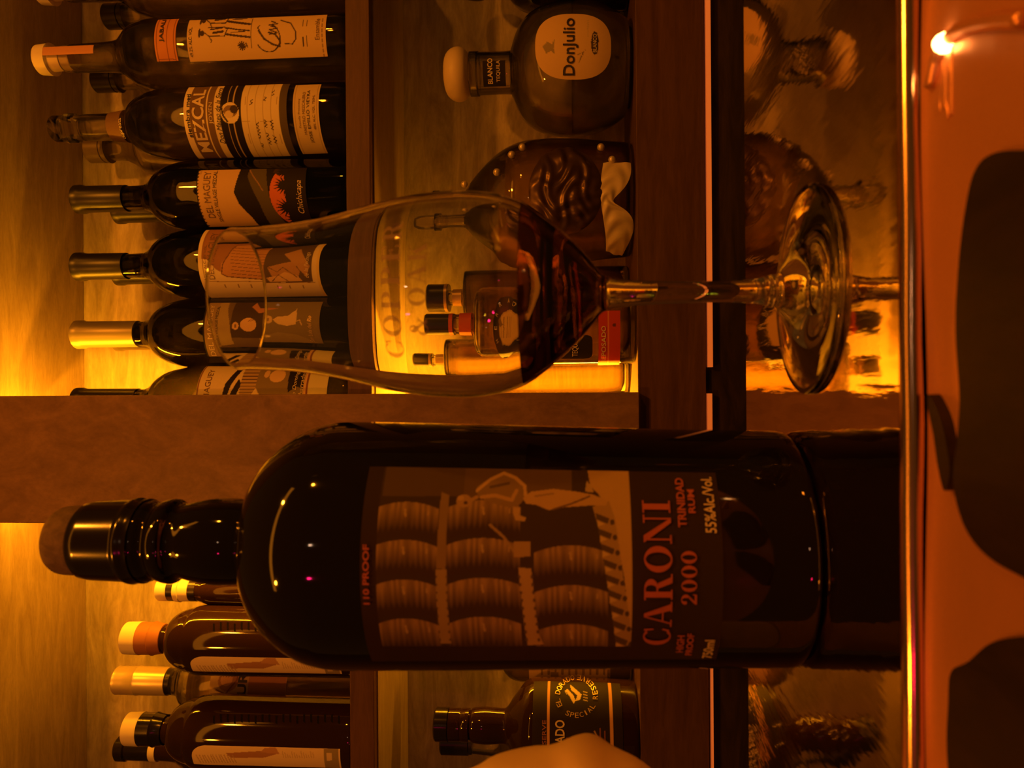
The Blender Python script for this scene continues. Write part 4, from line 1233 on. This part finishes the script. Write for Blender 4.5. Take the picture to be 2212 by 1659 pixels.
letters('lettering', C.L, serif('2000', 0.08), 1471, 1505, 1305, 1190, M['red_ink'], cl, 0.0009)
letters('lettering', C.L, sans('TRINIDAD', 0, .03), 1461, 1479, 1140, 1036, M['red_ink'], cl, 0.0009)
letters('lettering', C.L, sans('RUM', 0, .03), 1485, 1500, 1110, 1060, M['red_ink'], cl, 0.0009)
letters('lettering', C.L, sans('HIGH', 0, .03), 1461, 1477, 1404, 1368, M['red_ink'], cl, 0.0009)
letters('lettering', C.L, sans('PROOF', 0, .03), 1482, 1497, 1410, 1364, M['red_ink'], cl, 0.0009)
letters('lettering', C.L, sans('55%Alc./Vol.', 0, .012), 1519, 1543, 1152, 1034, M['cream_ink'], cl, 0.0009)
letters('lettering', C.L, sans('750ml', 0, .012), 1519, 1541, 1416, 1378, M['cream_ink'], cl, 0.0009)
letters('lettering', C.L, sans('110 PROOF', 0, .03), 784, 798, 1303, 1176, M['red_ink'], cl, 0.0009)

# ------------------------------------------------------------------ the tasting glass
pg = pZ(1748, 627, ZL)
YG = pg[1]
G = Bottle('tasting_glass', 'tulip-shaped stemmed tasting glass with etched lettering and dark rum inside', 'glass', None, 627, YG, ZL, 1748)
outer = [(517, 152), (560, 153), (642, 159), (729, 174), (801, 192), (860, 206), (920, 216), (1000, 221), (1060, 217), (1100, 208), (1140, 192), (1180, 164), (1220, 130), (1255, 96), (1282, 64), (1300, 42), (1322, 34), (1360, 28), (1420, 25), (1500, 23), (1580, 24), (1625, 26), (1650, 31), (1664, 36), (1674, 34)]
zs, rs = G.zr(outer)
zs, rs = spline(zs, rs, 6)
zf = ZL
foot_R = 223 * depth(pg) / F_PX
op = list(zip(rs, zs))
# foot: gently coned disc
z_k = zs[-1]
zst, rst = rs[-1], zs[-1]
foot = []
z_base_top = ZL + 0.0018
for t in np.linspace(0.0, 1, 14)[1:]:
    r = rs[-1] + (foot_R - rs[-1]) * t
    z = z_base_top + max(z_k - z_base_top, 0.004) * (1 - t) ** 2.2
    foot.append((r, z))
foot += [(foot_R + 0.0004, ZL + 0.0010), (foot_R, ZL + 0.0002), (foot_R - 0.002, ZL + 0.0001)]
outer_p = op + foot
def wallt(z, r): return 0.00095
i_in = [(r, z) for r, z in op if z > G.zr([(1292, 1)])[0][0]]
inner = []
z_b = G.zr([(1283, 1)])[0][0]
for r, z in i_in:
    if z > z_b + 0.002:
        inner.append((max(r - 0.00095 - 0.0012 * max(0, 1 - (z - z_b) / 0.03), 0.001), z))
inner.append((inner[-1][0] * 0.5, z_b + 0.0008))
full = [(p[0], p[1]) for p in outer_p[::-1]] + [(op[0][0] - 0.0004, op[0][1] + 0.0005)] + inner
V, Fc = revolve(G.ax, YG, full, 128, 2.0, True, True)
obj('bowl_and_stem', V, Fc, M['clear_glass'], G.root)
G.L = Lathe(G.ax, YG, [z for r, z in op], [r for r, z in op])
zr_ = G.zr([(1129, 1)])[0][0]
lq = [(r + 0.00012, z) for r, z in inner if z < zr_]
lq = [(np.interp(zr_, [z for r, z in inner][::-1], [r for r, z in inner][::-1]) + 0.00012, zr_)] + lq
lq[-1] = (lq[-1][0], lq[-1][1] - 0.0003)
V, Fc = revolve(G.ax, YG, lq[::-1], 96, 2.0, True, True)
obj('rum', V, Fc, M['rum'], G.root)
def etched(text, xt, xb, ya, yb):
    letters('etched_lettering', G.L, serif(text, 0.16), xt, xb, ya, yb, M['etch'], G.root, 0.0007)
etched('COPPER', 824, 864, 768, 486)
etched('& OAK', 881, 921, 724, 528)

# ------------------------------------------------------------------ pale cloth at the edge, close to the camera
Yn = 0.235
edge_pts = [(1020, 1690), (1052, 1662), (1080, 1650), (1120, 1642), (1160, 1636), (1195, 1628), (1225, 1614), (1248, 1611), (1272, 1614), (1300, 1630), (1330, 1642), (1360, 1652), (1385, 1664), (1420, 1700)]
nz, nw = 60, 34
xs_ = np.linspace(1000, 1460, nz)
ed = np.interp(xs_, [p[0] for p in edge_pts], [p[1] for p in edge_pts])
ed = np.convolve(np.pad(ed, 3, 'edge'), np.ones(7) / 7, 'valid')
V = []
for i in range(nz):
    for j in range(nw):
        a = math.pi * (j / (nw - 1) - 0.0)
        t = a / math.pi
        e = pY(xs_[i], ed[i], Yn)
        rad = 0.030
        fold = (0.0012 * math.sin(i * 0.33 + 2.2 * t) + 0.010 * math.exp(-((xs_[i] - 1285) / 34) ** 2) - 0.009 * math.exp(-((xs_[i] - 1205) / 38) ** 2)) * math.sin(a) ** 0.5
        V.append((e[0] - rad * (1 - math.sin(a)) , Yn - (rad + fold) * 0.8 * math.cos(a), e[2]))
Fc = [(i * nw + j, i * nw + j + 1, (i + 1) * nw + j + 1, (i + 1) * nw + j) for i in range(nz - 1) for j in range(nw - 1)]
zc = V[-1][2]
# hangs down to the ledge out of the picture
base_i = (nz - 1) * nw
for j in range(nw):
    x, y, z = V[base_i + j]
    V.append((x - 0.004, y, ZL + 0.0005))
Fc += [(base_i + j, base_i + j + 1, base_i + nw + j + 1, base_i + nw + j) for j in range(nw - 1)]
nap = obj('folded_napkin', V, Fc, M['cloth'], None, True, base=(V[-1][0], Yn, ZL))
sd = nap.modifiers.new('thickness', 'SOLIDIFY'); sd.thickness = 0.0015; sd.offset = -1
tag(nap, 'pale folded cloth standing on the ledge at the very edge, softly out of focus', 'napkin')
